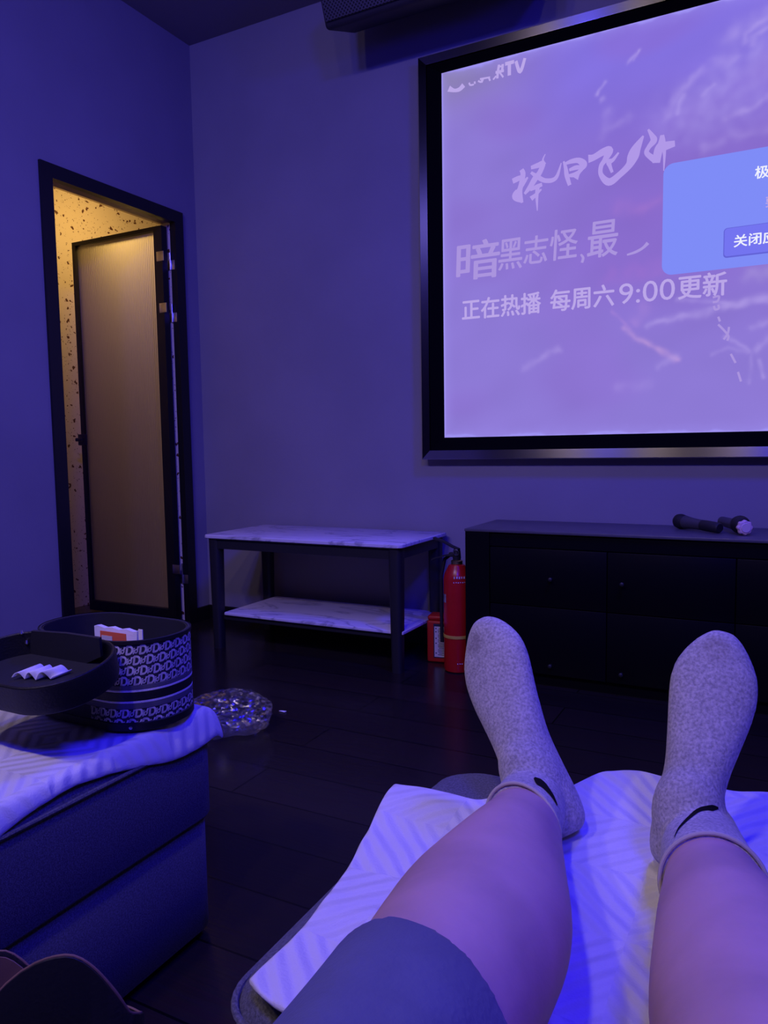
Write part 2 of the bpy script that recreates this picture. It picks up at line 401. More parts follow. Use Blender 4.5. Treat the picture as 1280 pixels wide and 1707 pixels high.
bm = bmesh.new(); box(bm, LX, LX+0.012, BY, DY0-0.004, 0, 0.07); box(bm, LX, LX+0.012, DY1+0.004, FY-0.013, 0, 0.07)
struct('baseboard_left', bm, MT['black'])
# bathroom behind the left wall
bx0, by0, by1, bz = -3.42, 1.75, 3.90, 2.24
struct('wall_bathroom_far', B(bx0, LX-WT-0.001, by1, by1+0.08, 0, bz), MT['speckle'])
struct('wall_bathroom_left', B(bx0-0.08, bx0, by0, by1+0.08, 0, bz), MT['speckle'])
struct('wall_bathroom_near', B(bx0, LX-WT-0.001, by0-0.08, by0, 0, bz), MT['speckle'])
struct('ceiling_bathroom', B(bx0-0.08, LX-WT-0.001, by0-0.08, by1+0.08, bz, bz+0.05), mat('bathroom_ceiling', (0.4, 0.33, 0.28), 0.8))
# door surround: black trim, deep lining
MT['lining_wood'] = mat('brown_door_lining', (0.20, 0.12, 0.10), 0.55)
fw = 0.055
bm = bmesh.new()
box(bm, LX-0.022, LX+0.012, DY0, DY0+fw, 0, DZ-0.0005); box(bm, LX-0.022, LX+0.012, DY1-fw, DY1, 0, DZ-0.0005); box(bm, LX-0.022, LX+0.012, DY0+fw, DY1-fw, DZ-fw, DZ-0.0005)
struct('trim_1', bm, MT['black'])
struct('trim_2', B(LX-WT, LX-0.0225, DY0+fw, DY1-fw, DZ-fw+0.004, DZ-0.001), MT['lining_wood'])
bm = bmesh.new(); box(bm, LX-WT, LX-0.0225, DY1-fw, DY1-0.001, 0, DZ-0.0015); box(bm, LX-WT, LX-0.0225, DY0+0.001, DY0+fw-0.001, 0, DZ-0.0015)
struct('trim_3', bm, MT['speckle'])

# door leaf, opened into the bathroom
hx, hy = -2.590, DY1-fw-0.030
dl = thing('door_1', 'black framed ribbed glass bathroom door standing open', 'door', (hx, hy, 0)); dl['kind'] = 'structure'
lw = 0.600; lx0 = hx-lw; lz0, lz1 = 0.03, 1.905
bm = bmesh.new(); st = 0.032
box(bm, lx0, lx0+0.022, hy-0.018, hy+0.018, lz0, lz1); box(bm, hx-0.05, hx, hy-0.018, hy+0.018, lz0, lz1)
box(bm, lx0+0.022, hx-0.05, hy-0.018, hy+0.018, lz1-0.018, lz1); box(bm, lx0+0.022, hx-0.05, hy-0.018, hy+0.018, lz0, lz0+0.05)
obj('door_frame', bm, MT['black'], dl, smooth=False)
bm = bmesh.new(); nr = 46; ns = 6; X0, X1 = lx0+0.024, hx-0.052; cols = []
for k in range(nr*ns+1):
    x = X0+(X1-X0)*k/(nr*ns); y = hy+0.0055*abs(math.sin(math.pi*k/ns))-0.004
    cols.append((bm.verts.new((x, y, lz0+0.052)), bm.verts.new((x, y, lz1-0.02))))
for a, b in zip(cols, cols[1:]): bm.faces.new((a[0], b[0], b[1], a[1]))
obj('glass_panel', bm, MT['glass'], dl)
h = bmesh.new(); hz = 0.80
hc = onx(140, 733, lx0+0.03); hz = hc.z
box(h, lx0-0.012, lx0+0.045, hy-0.030, hy-0.0185, hz-0.028, hz+0.028, 0.003); box(h, lx0+0.004, lx0+0.05, hy-0.062, hy-0.050, hz-0.009, hz+0.009, 0.004); lathe(h, [(0.008, 0), (0.008, 0.032)], axis_mtx((lx0+0.012, hy-0.055, hz), (0, 1, 0)), 12)
obj('door_handle', h, MT['black_metal'], dl)
for p1, p2 in (((267, 427), (279, 443)), ((272, 513), (283, 530)), ((294, 949), (302, 965))):
    a_ = ony(p1[0], p1[1], hy-0.019); c_ = ony(p2[0], p2[1], DY1-fw-0.002)
    hh = obj('hinge', B(a_.x-0.022, a_.x+0.022, hy-0.0215, hy-0.0182, a_.z-0.022, a_.z+0.022, 0.0008), MT['chrome'], dl)
    b = bmesh.new(); box(b, c_.x-0.012, c_.x+0.044, DY1-fw-0.0035, DY1-fw-0.0003, c_.z-0.022, c_.z+0.022, 0.0008)
    lathe(b, [(0.004, 0), (0.004, a_.z-c_.z+0.044)], axis_mtx((hx+0.010, DY1-fw-0.0065, c_.z-0.022), (0, 0, 1)), 10)
    obj('hinge_plate', b, MT['chrome'], hh)

# ================================================================== PROJECTION SCREEN
SX0, SX1, SZ0, SZ1, SY = -1.243, 1.345, 0.892, 2.347, 2.93
FX0, FX1, FZ0, FZ1 = -1.331, 1.433, 0.802, 2.412
scr = thing('projection_screen', 'wide projection screen in a black and brushed steel frame on the grey wall', 'screen', ((SX0+SX1)/2, FY, SZ0))
def sxz(px, py): p = ony(px, py, SY); return p.x, p.z
bw = 0.037
def bar(bm, prof, a, b):  # prof: list of (inset, y) going round; a,b outer corners; mitred
    pass
def mitre_frame(x0, x1, z0, z1, rows):
    """rows = [(inset, y)] from the outside in; four mitred sides, returned separately (bottom, right, top, left)"""
    loops = [[Vector((x0+i, y, z0+i)), Vector((x1-i, y, z0+i)), Vector((x1-i, y, z1-i)), Vector((x0+i, y, z1-i))] for i, y in rows]
    out = []
    for s in range(4):
        bm = bmesh.new(); vs = [(bm.verts.new(l[s]), bm.verts.new(l[(s+1) % 4])) for l in loops]
        for a, b in zip(vs, vs[1:]): bm.faces.new((a[0], a[1], b[1], b[0]))
        out.append(bm)
    return out
sides = mitre_frame(FX0, FX1, FZ0, FZ1, [(0, FY), (0.0, FY-0.054), (0.003, FY-0.058), (bw-0.003, FY-0.060), (bw, FY-0.060), (bw, FY-0.02)])
for bmx, mm in zip(sides, ('steel_h', 'steel_v_dimmed', 'steel_h', 'steel_v_dimmed')):
    obj('frame_bar', bmx, MT[mm], scr, smooth=False)
ins = mitre_frame(FX0+bw, FX1-bw, FZ0+bw, FZ1-bw, [(0, FY-0.055), (0.004, FY-0.055), (SX0-FX0-bw, SY-0.004), (SX0-FX0-bw, SY+0.01)])
bm = bmesh.new()
xi0, xi1, zi0, zi1 = FX0+bw, FX1-bw, FZ0+bw, FZ1-bw
outer = [Vector((xi0, FY-0.052, zi0)), Vector((xi1, FY-0.052, zi0)), Vector((xi1, FY-0.052, zi1)), Vector((xi0, FY-0.052, zi1))]
inner = [Vector((SX0, SY-0.003, SZ0)), Vector((SX1, SY-0.003, SZ0)), Vector((SX1, SY-0.003, SZ1)), Vector((SX0, SY-0.003, SZ1))]
back = [Vector((p.x, SY+0.004, p.z)) for p in inner]
L3 = [[bm.verts.new(p) for p in l] for l in (outer, inner, back)]
for a, b in zip(L3, L3[1:]):
    for s in range(4): bm.faces.new((a[s], a[(s+1) % 4], b[(s+1) % 4], b[s]))
obj('velvet_border', bm, MT['velvet'], scr, smooth=False)

# the projected picture: per-vertex colours of the film's title card
def seg_d(px, pz, a, b):
    vx, vz = b[0]-a[0], b[1]-a[1]; L2 = vx*vx+vz*vz or 1e-9
    t = max(0, min(1, ((px-a[0])*vx+(pz-a[1])*vz)/L2)); dx, dz = px-a[0]-vx*t, pz-a[1]-vz*t
    return math.sqrt(dx*dx+dz*dz), t
def smst(a, b, x): t = max(0, min(1, (x-a)/((b-a) or 1e-9))); return t*t*(3-2*t)
WISP = []   # (polyline px, width px start..end, strength, colour)
def wisp(pts, w, s, col=(198, 178, 246)): WISP.append(([sxz(*p) for p in pts], w/1259*2.9*1.1, s*0.62, lin(*col)))
wisp([(1113, 190), (1125, 165), (1150, 135), (1185, 110), (1225, 95)], 7, .5)
wisp([(1130, 190), (1134, 170), (1138, 160)], 3, .5)
wisp([(1168, 160), (1190, 142)], 3, .4)
wisp([(1115, 205), (1150, 185), (1200, 150), (1245, 100), (1300, 70)], 30, .55, (172, 155, 238))
wisp([(1180, 190), (1230, 165), (1300, 110)], 40, .5, (172, 155, 236))
wisp([(1215, 60), (1250, 40), (1300, 10)], 12, .45); wisp([(1242, 70), (1243, 55), (1262, 38), (1300, 20)], 4, .6); wisp([(1253, 76), (1256, 60), (1280, 45)], 4, .5)
wisp([(1210, 200), (1250, 180), (1300, 150)], 5, .45); wisp([(1175, 245), (1225, 225), (1285, 215)], 8, .3)
wisp([(1080, 540), (1130, 530), (1190, 518), (1290, 490)], 5, .6); wisp([(1040, 550), (1075, 570), (1110, 588), (1126, 600)], 4, .75, (215, 170, 225))
wisp([(1020, 520), (1048, 548)], 3, .35, (200, 150, 225)); wisp([(1130, 500), (1200, 505), (1290, 500)], 4, .45); wisp([(1185, 590), (1215, 580), (1250, 590), (1246, 640)], 3, .3)
wisp([(1060, 535), (1075, 510)], 8, .3, (195, 150, 225)); wisp([(1260, 585), (1285, 562)], 5, .5); wisp([(1265, 600), (1275, 630)], 3, .6); wisp([(1210, 560), (1246, 585)], 3, .5)
wisp([(1100, 610), (1125, 594)], 5, .35); wisp([(872, 615), (900, 600), (930, 580)], 5, .35); wisp([(1030, 645), (1080, 640)], 8, .2)
wisp([(1250, 460), (1290, 450)], 10, .4, (200, 185, 235)); wisp([(1250, 545), (1285, 535)], 5, .45)
wisp([(1045, 102), (1060, 90), (1056, 98), (1066, 85)], 3, .8); wisp([(995, 158), (1007, 140)], 3, .7); wisp([(1003, 168), (1006, 166)], 4, .5)
wisp([(1008, 225), (1014, 185)], 7, .25); wisp([(1020, 212), (1045, 200), (1048, 195)], 6, .3)
wisp([(1030, 345), (1060, 350), (1100, 335)], 10, .3, (190, 130, 210)); wisp([(1020, 460), (1060, 455), (1110, 445)], 14, .28, (185, 115, 210))
xs = [SX0+(0.0-SX0)*k/330 for k in range(331)] + [SX1*k/24 for k in range(1, 25)]
zs = [SZ0+(SZ1-SZ0)*k/300 for k in range(301)]
me = bpy.data.meshes.new('picture')
vs = [(x, SY, z) for z in zs for x in xs]; nx = len(xs)
fs = [(j*nx+i, j*nx+i+1, (j+1)*nx+i+1, (j+1)*nx+i) for j in range(len(zs)-1) for i in range(nx-1)]
me.from_pydata(vs, [], fs)
ca = me.color_attributes.new('picture', 'FLOAT_COLOR', 'POINT')
cb = lin(142, 122, 214); ct = lin(131, 114, 226); cm = lin(136, 108, 206); ck = lin(138, 128, 172); cr = lin(140, 106, 206); ce = lin(160, 148, 246)
bbs = [(min(p[0] for p in P)-3*w, max(p[0] for p in P)+3*w, min(p[1] for p in P)-3*w, max(p[1] for p in P)+3*w) for P, w, s, c in WISP]
def mixc(a, b, t): return tuple(p+(q-p)*t for p, q in zip(a, b))
for i, (x, y, z) in enumerate(vs):
    u = (x-SX0); v = (z-SZ0)/(SZ1-SZ0)
    c = mixc(cb, cm, smst(0.1, 0.65, v)*smst(0.1, 0.8, u)); c = mixc(c, ct, smst(0.62, 0.95, v)*smst(0.2, 0.6, u)*0.9)
    c = mixc(c, ck, math.exp(-((u/0.26)**2+((1-v)/0.10)**2))*0.9)
    c = mixc(c, cr, math.exp(-(((x+0.5)/0.35)**2+((z-1.53)/0.16)**2))*0.5)
    if x < 0.02:
        c = mixc(c, cr, 0.35*smst(0.5, 0.75, noise.noise(Vector((x*2.2, z*5, 3)))*0.5+0.5))
        n = noise.noise(Vector((x*5+z*3, z*9-x*4, 0)))*0.5+0.5
        c = tuple(k*(0.94+0.10*n) for k in c)
        X_, Z_ = x, z
        x += 0.012*noise.noise(Vector((X_*14, Z_*14, 2)))+0.004*noise.noise(Vector((X_*45, Z_*45, 4))); z += 0.012*noise.noise(Vector((X_*14, Z_*14, 9)))+0.004*noise.noise(Vector((X_*45, Z_*45, 6)))
        for (P, w, s, col), bb in zip(WISP, bbs):
            if bb[0] < x < bb[1] and bb[2] < z < bb[3]:
                dmin = 9
                for k in range(len(P)-1):
                    dd, t = seg_d(x, z, P[k], P[k+1]); dmin = min(dmin, dd)
                c = mixc(c, col, s*math.exp(-(dmin/w)**2)*(0.7+0.6*noise.noise(Vector((x*25, z*25, 7)))))
    ed = min(u, SX1-x, z-SZ0, SZ1-z)
    c = mixc(c, ce, 0.75*math.exp(-(ed/0.006)**2)+0.25*math.exp(-(ed/0.03)**2))
    ca.data[i].color = (*c, 1)
m = bpy.data.materials.new('projected_picture'); m.use_nodes = True; N = m.node_tree.nodes; N.clear()
at = N.new('ShaderNodeAttribute'); at.attribute_name = 'picture'; em = N.new('ShaderNodeEmission'); ou = N.new('ShaderNodeOutputMaterial')
m.node_tree.links.new(at.outputs['Color'], em.inputs[0]); m.node_tree.links.new(em.outputs[0], ou.inputs[0]); em.inputs[1].default_value = 1.0
obj('picture', me, m, scr, smooth=False)

# lettering on the picture
MT['txt'] = emit('caption_glow', lin(186, 166, 232)); MT['txt2'] = emit('title_glow', lin(176, 152, 232)); MT['txt3'] = emit('brush_glow', lin(170, 148, 222))
MT['dlg'] = emit('dialog_blue', lin(127, 140, 247)); MT['btn'] = emit('button_blue', lin(116, 116, 240)); MT['btn_edge'] = emit('button_edge_blue', lin(98, 98, 214)); MT['white_glow'] = emit('white_glow', lin(238, 240, 255))
def stroke(bm, pts, ws, y):
    """flat brush stroke through pixel points with pixel widths, on the picture plane"""
    q = [sxz(*p) for p in pts]; sc = 2.9/1259
    data = catmull([(a[0], a[1], w*sc*1.45) for a, w in zip(q, ws)], 6*(len(q)-1)+1)
    prev = None
    for i, (x, z, w) in enumerate(data):
        a = data[max(0, i-1)]; b = data[min(len(data)-1, i+1)]; t = Vector((b[0]-a[0], b[1]-a[1])); t = t.normalized() if t.length > 1e-9 else Vector((1, 0))
        n = Vector((-t.y, t.x))*max(w, 0.0008)/2
        cur = (bm.verts.new((x+n.x, y, z+n.y)), bm.verts.new((x-n.x, y, z-n.y)))
        if prev: bm.faces.new((prev[0], cur[0], cur[1], prev[1]))
        prev = cur
YT = SY-0.0012
def z_(k): # zoom-crop of the title (820,200)-(1160,360) at 3.765x
    return [(820+a/3.765, 200+b/3.765) for a, b in k]
bm = bmesh.new()
T = [([(130, 385), (165, 368), (200, 352)], [6, 6, 3]), ([(185, 312), (195, 340), (185, 400), (175, 450), (190, 520)], [5, 6, 6, 6, 3]), ([(160, 440), (150, 480), (190, 510)], [4, 9, 4]), ([(150, 470), (195, 400), (225, 360)], [5, 5, 2]),
     ([(245, 300), (290, 285), (320, 275), (300, 330), (270, 370), (240, 420), (205, 465)], [4, 6, 6, 6, 7, 6, 3]), ([(335, 215), (320, 250), (330, 280)], [1, 2, 4]), ([(245, 330), (290, 360), (330, 380), (380, 378), (410, 350), (435, 270)], [3, 5, 5, 5, 4, 1]),
     ([(240, 440), (280, 420), (315, 405)], [3, 5, 4]), ([(245, 495), (275, 470), (310, 435)], [6, 4, 2]), ([(290, 410), (282, 470), (285, 570)], [5, 4, 1]),
     ([(450, 260), (462, 300), (470, 350), (488, 410)], [2, 4, 5, 4]), ([(460, 275), (500, 260), (545, 255), (575, 280), (560, 310), (540, 335), (520, 365)], [3, 5, 6, 8, 5, 5, 9]), ([(485, 315), (525, 300), (560, 298)], [3, 5, 4]), ([(480, 350), (515, 345), (545, 330)], [3, 5, 5]),
     ([(605, 245), (640, 235), (700, 200), (735, 195), (710, 250), (685, 290), (685, 345), (735, 390), (800, 345), (860, 285), (885, 230), (905, 180), (950, 100)], [9, 7, 8, 9, 6, 5, 5, 8, 7, 8, 12, 10, 2]), ([(795, 205), (760, 250), (735, 265), (740, 290), (755, 330)], [2, 4, 6, 4, 3]),
     ([(980, 60), (1005, 100), (1015, 130), (985, 170), (970, 205), (1000, 235), (1030, 250)], [2, 5, 7, 5, 5, 6, 8]), ([(1068, 95), (1065, 150), (1045, 190), (1030, 270)], [4, 8, 9, 8]), ([(1045, 180), (1085, 165), (1148, 148)], [9, 9, 6]), ([(1078, 150), (1082, 220), (1078, 320)], [5, 3, 1])]
for p, w in T: stroke(bm, z_(p), w, YT)
obj('title_lettering', bm, MT['txt2'], scr, smooth=False)
def fitpx(body, x0, x1, y0, y1, offset=0.0, y=YT, shear=0.0):
    a = sxz(x0, y0); b = sxz(x1, y1)
    return fit_text(text_mesh(body, 1.0, offset), a[0], b[0], a[1], b[1], y, shear)
# brush subtitle (first four characters, a comma, one more)
a0, a1 = sxz(762, 470), sxz(965, 432)
for body, p0, p1 in (('暗', (760, 470), (832, 395)), ('黑', (830, 452), (870, 395)), ('志', (872, 442), (912, 390)), ('怪', (915, 436), (962, 378)), ('最', (978, 432), (1030, 364))):
    obj('subtitle_character', fitpx(body, p0[0], p1[0], p0[1], p1[1], 0.012, YT, 0.006), MT['txt3'], scr, smooth=False)
for p in ([(968, 424), (972, 430), (970, 438)], [(1045, 425), (1060, 420), (1072, 413), (1080, 405)]):
    bm = bmesh.new(); stroke(bm, p, [2, 3, 3, 4][:len(p)], YT); obj('subtitle_mark', bm, MT['txt3'], scr, smooth=False)
za, zb = 1.364, 1.448
def cap(body, xa, xb): return fit_text(text_mesh(body, 1.0, 0.022), xa, xb, za, zb, YT)
obj('caption_text', cap('正在热播', sxz(770, 520)[0], sxz(902, 505)[0]), MT['txt'], scr, smooth=False)
obj('caption_text', cap('每周六', sxz(917, 510)[0], sxz(1024, 500)[0]), MT['txt'], scr, smooth=False)
obj('caption_text', fit_text(text_mesh('9:00', 1.0, 0.0), sxz(1032, 490)[0], sxz(1125, 480)[0], za+0.004, zb-0.006, YT), MT['txt'], scr, smooth=False)
obj('caption_text', cap('更新', sxz(1130, 480)[0], sxz(1212, 470)[0]), MT['txt'], scr, smooth=False)
# channel logo, its lower half showing
bm = bmesh.new()
stroke(bm, [(748, 148), (757, 151), (766, 149), (773, 142)], [7, 4, 5, 6], YT)
stroke(bm, [(782, 138), (784, 142), (790, 141)], [2, 2, 2], YT); stroke(bm, [(791, 136), (792, 140)], [2, 2], YT); stroke(bm, [(797, 135), (802, 137), (803, 133)], [2, 2, 2], YT); stroke(bm, [(800, 132), (817, 129)], [2, 2], YT); stroke(bm, [(815, 130), (817, 135)], [2, 2], YT); stroke(bm, [(806, 131), (803, 138)], [2, 2], YT)
stroke(bm, [(822, 133), (827, 127)], [2, 2], YT); stroke(bm, [(832, 108), (830, 120), (829, 131)], [3, 3, 3], YT); stroke(bm, [(838, 107), (837, 119)], [3, 3], YT); stroke(bm, [(830, 112), (839, 110)], [2, 2], YT); stroke(bm, [(826, 121), (840, 118)], [3, 3], YT); stroke(bm, [(833, 121), (839, 129)], [2, 2], YT)
stroke(bm, [(842, 107), (857, 103)], [4, 4], YT); stroke(bm, [(849, 105), (849, 126)], [4, 4], YT); stroke(bm, [(860, 102), (867, 120), (875, 97)], [3.5, 4, 3.5], YT)
obj('channel_logo', bm, MT['txt'], scr, smooth=False)
bm = bmesh.new()
for p in ([(1188, 496), (1198, 494), (1196, 502), (1188, 504)], [(1190, 510), (1192, 516), (1198, 514), (1197, 508)], [(1197, 528), (1200, 536)], [(1197, 541), (1206, 550), (1214, 560), (1212, 568)], [(1215, 545), (1213, 556), (1206, 566)], [(1218, 590), (1226, 605)], [(1230, 620), (1235, 636)]):
    bm = bmesh.new(); stroke(bm, p, [2.2]*len(p), YT); obj('seal_lettering', bm, MT['txt3'], scr, smooth=False)
# dialog box
dx0, dz1 = sxz(1106, 275); _, dz0 = sxz(1103, 460); dx1 = 0.10+(0.10-dx0)
def rplate(x0, x1, z0, z1, r, y):
    bm = bmesh.new(); bm.faces.new([bm.verts.new((x, y, z)) for x, z in rrect(x0, x1, z0, z1, r)]); return bm
dlg = obj('dialog_box', rplate(dx0, dx1, dz0, dz1, 0.035, SY-0.0022), MT['dlg'], scr, smooth=False)
bx_0, bz1 = sxz(1208, 382); bz0 = sxz(1209, 428)[1]; bx_1 = 0.10+(0.10-bx_0)
obj('button_edge', rplate(bx_0-0.003, bx_1+0.003, bz0-0.005, bz1+0.002, 0.012, SY-0.0030), MT['btn_edge'], dlg, smooth=False)
obj('button', rplate(bx_0, bx_1, bz0, bz1, 0.010, SY-0.0038), MT['btn'], dlg, smooth=False)
w1 = sxz(1223, 410); w2 = sxz(1223, 390); cw = 0.047
def dtext(body, x0, zc, h): 
    return fit_text(text_mesh(body, 1.0, 0.02), x0, x0+h*len(body)*1.05, zc-h/2, zc+h/2, SY-0.0046)
q = sxz(1223, 403); obj('button_text', dtext('关闭应', q[0], q[1], 0.042), MT['white_glow'], dlg, smooth=False)
q = sxz(1258, 289); obj('dialog_text', dtext('极', q[0], q[1], 0.042), MT['white_glow'], dlg, smooth=False)
q = sxz(1276, 338); obj('dialog_text', dtext('要', q[0], q[1], 0.034), MT['txt'], dlg, smooth=False)

# ================================================================== WALL SPEAKER
sp = thing('loudspeaker', 'black loudspeaker with perforated grille high on the wall beside the ceiling', 'speaker', (-1.2, FY, 2.45))
tilt = Matrix.Translation((0, 2.625, 2.462)) @ Matrix.Rotation(math.radians(22), 4, 'X')
obj('cabinet', B(-1.605, -0.80, 0.012, 0.25, 0.0, 0.22, 0.016, 3, tilt), MT['speaker_box'], sp)
obj('grille', B(-1.592, -0.813, 0.0, 0.02, 0.026, 0.212, 0.006, 2, tilt), MT['grille'], sp)
obj('bracket', B(-1.25, -1.15, 2.84, FY-0.001, 2.62, 2.68, 0.004), MT['black_metal'], sp)

# ================================================================== COFFEE TABLE
tx0, tx1, ty0, ty1, tz = -2.176, -1.231, 2.483, 2.926, 0.496
ct_ = thing('coffee_table', 'two tier coffee table with white marble slabs and black metal legs', 'table', ((tx0+tx1)/2, (ty0+ty1)/2, 0))
def slab(x0, x1, y0, y1, z0, z1, r=0.02):
    bm = bmesh.new(); e = 0.003
    pr = [(e, z0), (0, z0+e), (0, z1-e), (e, z1)]
    rings(bm, [[Vector((x, y, z)) for x, y in rrect(x0+i, x1-i, y0+i, y1-i, r)] for i, z in pr]); return bm
obj('table_top', slab(tx0, tx1, ty0, ty1, tz-0.016, tz), MT['marble'], ct_)
fr_ = bmesh.new()
g = 0.012; lt = 0.055
q_ = g+0.006
for a in ((tx0+q_, tx1-q_, ty0+q_, ty0+q_+0.03), (tx0+q_, tx1-q_, ty1-q_-0.03, ty1-q_), (tx0+q_, tx0+q_+0.03, ty0+q_+0.0301, ty1-q_-0.0301), (tx1-q_-0.03, tx1-q_, ty0+q_+0.0301, ty1-q_-0.0301)):
    box(fr_, *a, tz-0.060, tz-0.0165)
obj('apron', fr_, MT['black_metal'], ct_, smooth=False)
for lx, ly in ((tx0+g, ty0+g), (tx1-g-lt, ty0+g), (tx0+g, ty1-g-lt), (tx1-g-lt, ty1-g-lt)):
    bm = bmesh.new(); sh = 0.006
    rings(bm, [[Vector((x, y, 0)) for x, y in rrect(lx+sh, lx+lt-sh, ly+sh, ly+lt-sh, 0.014, 5)], [Vector((x, y, tz-0.0166)) for x, y in rrect(lx, lx+lt, ly, ly+lt, 0.018, 5)]])
    obj('leg', bm, MT['black_metal'], ct_)
obj('shelf', slab(tx0+0.075, tx1-0.012, ty0+0.03, ty1-0.03, 0.146, 0.160, 0.006), MT['marble'], ct_)
bm = bmesh.new()
for y in (ty0+0.045, ty1-0.06): box(bm, tx0+g+0.02, tx1-g-0.02, y, y+0.015, 0.125, 0.1455)
obj('shelf_rail', bm, MT['black_metal'], ct_, smooth=False)

# ================================================================== MEDIA CABINET
cx0, cx1, cy0, cz = -1.020, 1.25, 2.581, 0.5545
cab = thing('media_cabinet', 'long low black cabinet under the projection screen', 'cabinet', ((cx0+cx1)/2, 2.76, 0))
obj('carcass', B(cx0+0.004, cx1-0.004, cy0+0.022, FY-0.014, 0.0, cz-0.0205), MT['black_gloss'], cab, smooth=False)
obj('cabinet_top', B(cx0, cx1, cy0, FY-0.013, cz-0.010, cz, 0.002), MT['cab_top'], cab)
bm = bmesh.new(); box(bm, cx0+0.003, cx0+0.095, cy0+0.002, cy0+0.0215, 0, cz-0.0105); box(bm, cx0+0.095, cx1-0.004, cy0+0.010, cy0+0.0215, cz-0.060, cz-0.0105)
obj('front_rail', bm, MT['black_gloss'], cab, smooth=False)
seams = [cx0+0.098] + [ony(px, 925, cy0).x for px in (1012, 1228)]
w_ = seams[2]-seams[1]; seams += [seams[2]+w_, seams[2]+2*w_, cx1-0.004]
knobs = {0: ((919, 965), (912, 1108)), 1: ((1038, 966),)}
for i in range(len(seams)-1):
    if seams[i+1]-seams[i] < 0.03: continue
    for (za_, zb_) in ((0.045, 0.285), (0.288, cz-0.063)):
        d = obj('drawer', B(seams[i]+0.0015, seams[i+1]-0.0015, cy0, cy0+0.0215, za_, zb_, 0.0015), MT['black_gloss'], cab)
        xm = seams[i]+ (seams[i+1]-seams[i])*0.5
        kx = {0: ony(919, 965, cy0).x, 1: ony(1038, 966, cy0).x}.get(i, xm)
        kz = ony(919, 965, cy0).z if za_ > 0.2 else ony(912, 1108, cy0).z
        bm = bmesh.new(); lathe(bm, [(0.004, 0), (0.004, 0.012), (0.007, 0.014), (0.007, 0.02), (0.004, 0.022)], axis_mtx((kx, cy0, kz), (0, -1, 0)), 14)
        obj('knob', bm, MT['black_metal'], d)

# ================================================================== MICROPHONES
def mic_parts(name, label, head, tail, ring=None):
    head, tail = Vector(head), Vector(tail); d = (tail-head).normalized(); Lh = (tail-head).length
    t = thing(name, label, 'microphone', (head+tail)/2)
    mx = axis_mtx(head, d)
    bm = bmesh.new(); lathe(bm, [(0.004, -0.002), (0.016, 0.002), (0.024, 0.012), (0.0265, 0.026), (0.024, 0.042), (0.022, 0.046)], mx, 24)
    obj('grille_head', bm, MT['rubber'], t)
    bm = bmesh.new(); lathe(bm, [(0.022, 0.0465), (0.0235, 0.050), (0.0215, 0.060), (0.019, 0.085), (0.0175, Lh*0.62)], mx, 24)
    obj('handle', bm, MT['mic_body'], t)
    bm = bmesh.new(); lathe(bm, [(0.0178, Lh*0.62+0.0005), (0.0185, Lh*0.7), (0.0180, Lh-0.006), (0.014, Lh)], mx, 24)
    obj('battery_cover', bm, MT['rubber'], t)
    return t, mx, Lh
zc_ = cz
def oncab(px, py, dz): return onz(px, py, cz+dz)
m1h = Vector((-0.321, 2.845, cz+0.0272)); m1t = Vector((-0.168, 2.705, cz+0.0195))
mic_parts('microphone', 'dark handheld microphone lying with its head pointing left on the black cabinet', m1h, m1t)
e = Vector((-0.090, 2.680, cz+0.0256))
d2 = Vector((-0.40, 0.91, 0)).normalized()
t2 = thing('microphone', 'handheld microphone with a pale pink ring pointing at the viewer on the cabinet', 'microphone', (e.x, e.y, cz))
def mic2():
    mx = axis_mtx(e, d2)
    bm = bmesh.new(); lathe(bm, [(0.010, 0.020), (0.022, 0.024), (0.029, 0.036), (0.030, 0.048), (0.027, 0.062), (0.022, 0.066)], axis_mtx(e+Vector((0, 0, 0.006)), d2), 24); obj('grille_head', bm, MT['rubber'], t2)
    bm = bmesh.new(); lathe(bm, [(0.020, 0.066), (0.0185, 0.10), (0.0165, 0.20), (0.012, 0.205)], axis_mtx(e+Vector((0, 0, 0.002)), d2), 20); obj('handle', bm, MT['mic_body'], t2)
    bm = bmesh.new(); n = 64
    rs = []
    for rr, zz in ((0.85, 0.0), (1.0, 0.004), (1.0, 0.016), (0.9, 0.020)):
        rs.append([mx @ Vector(((0.0235+0.0016*math.cos(8*a))*rr*math.cos(a), (0.0235+0.0016*math.cos(8*a))*rr*math.sin(a), zz)) for a in (2*math.pi*k/n for k in range(n))])
    rings(bm, rs); rg = obj('anti_roll_ring', bm, MT['pink_ring'], t2)
    bm = bmesh.new(); lathe(bm, [(0.0145, -0.0035), (0.0160, 0.002)], mx, 24); obj('end_cap', bm, mat('pale_cap', (0.82, 0.66, 0.60), 0.5), rg)
mic2()
a = Vector((-0.265, 2.915, cz+0.0085))
rc = thing('remote_control', 'slim dark remote lying behind the left microphone on the cabinet', 'remote control', a)
mxr = Matrix.Translation(a) @ Matrix.Rotation(math.radians(-4), 4, 'Z')
obj('casing', B(-0.055, 0.055, -0.016, 0.016, -0.0083, 0.009, 0.005, 2, mxr), MT['mic_body'], rc)
for k in range(4):
    bm = bmesh.new(); lathe(bm, [(0.004, 0), (0.004, 0.0025), (0.003, 0.003)], mxr @ Matrix.Translation((-0.035+0.024*k, 0, 0.009)), 10); obj('button', bm, MT['rubber'], rc)

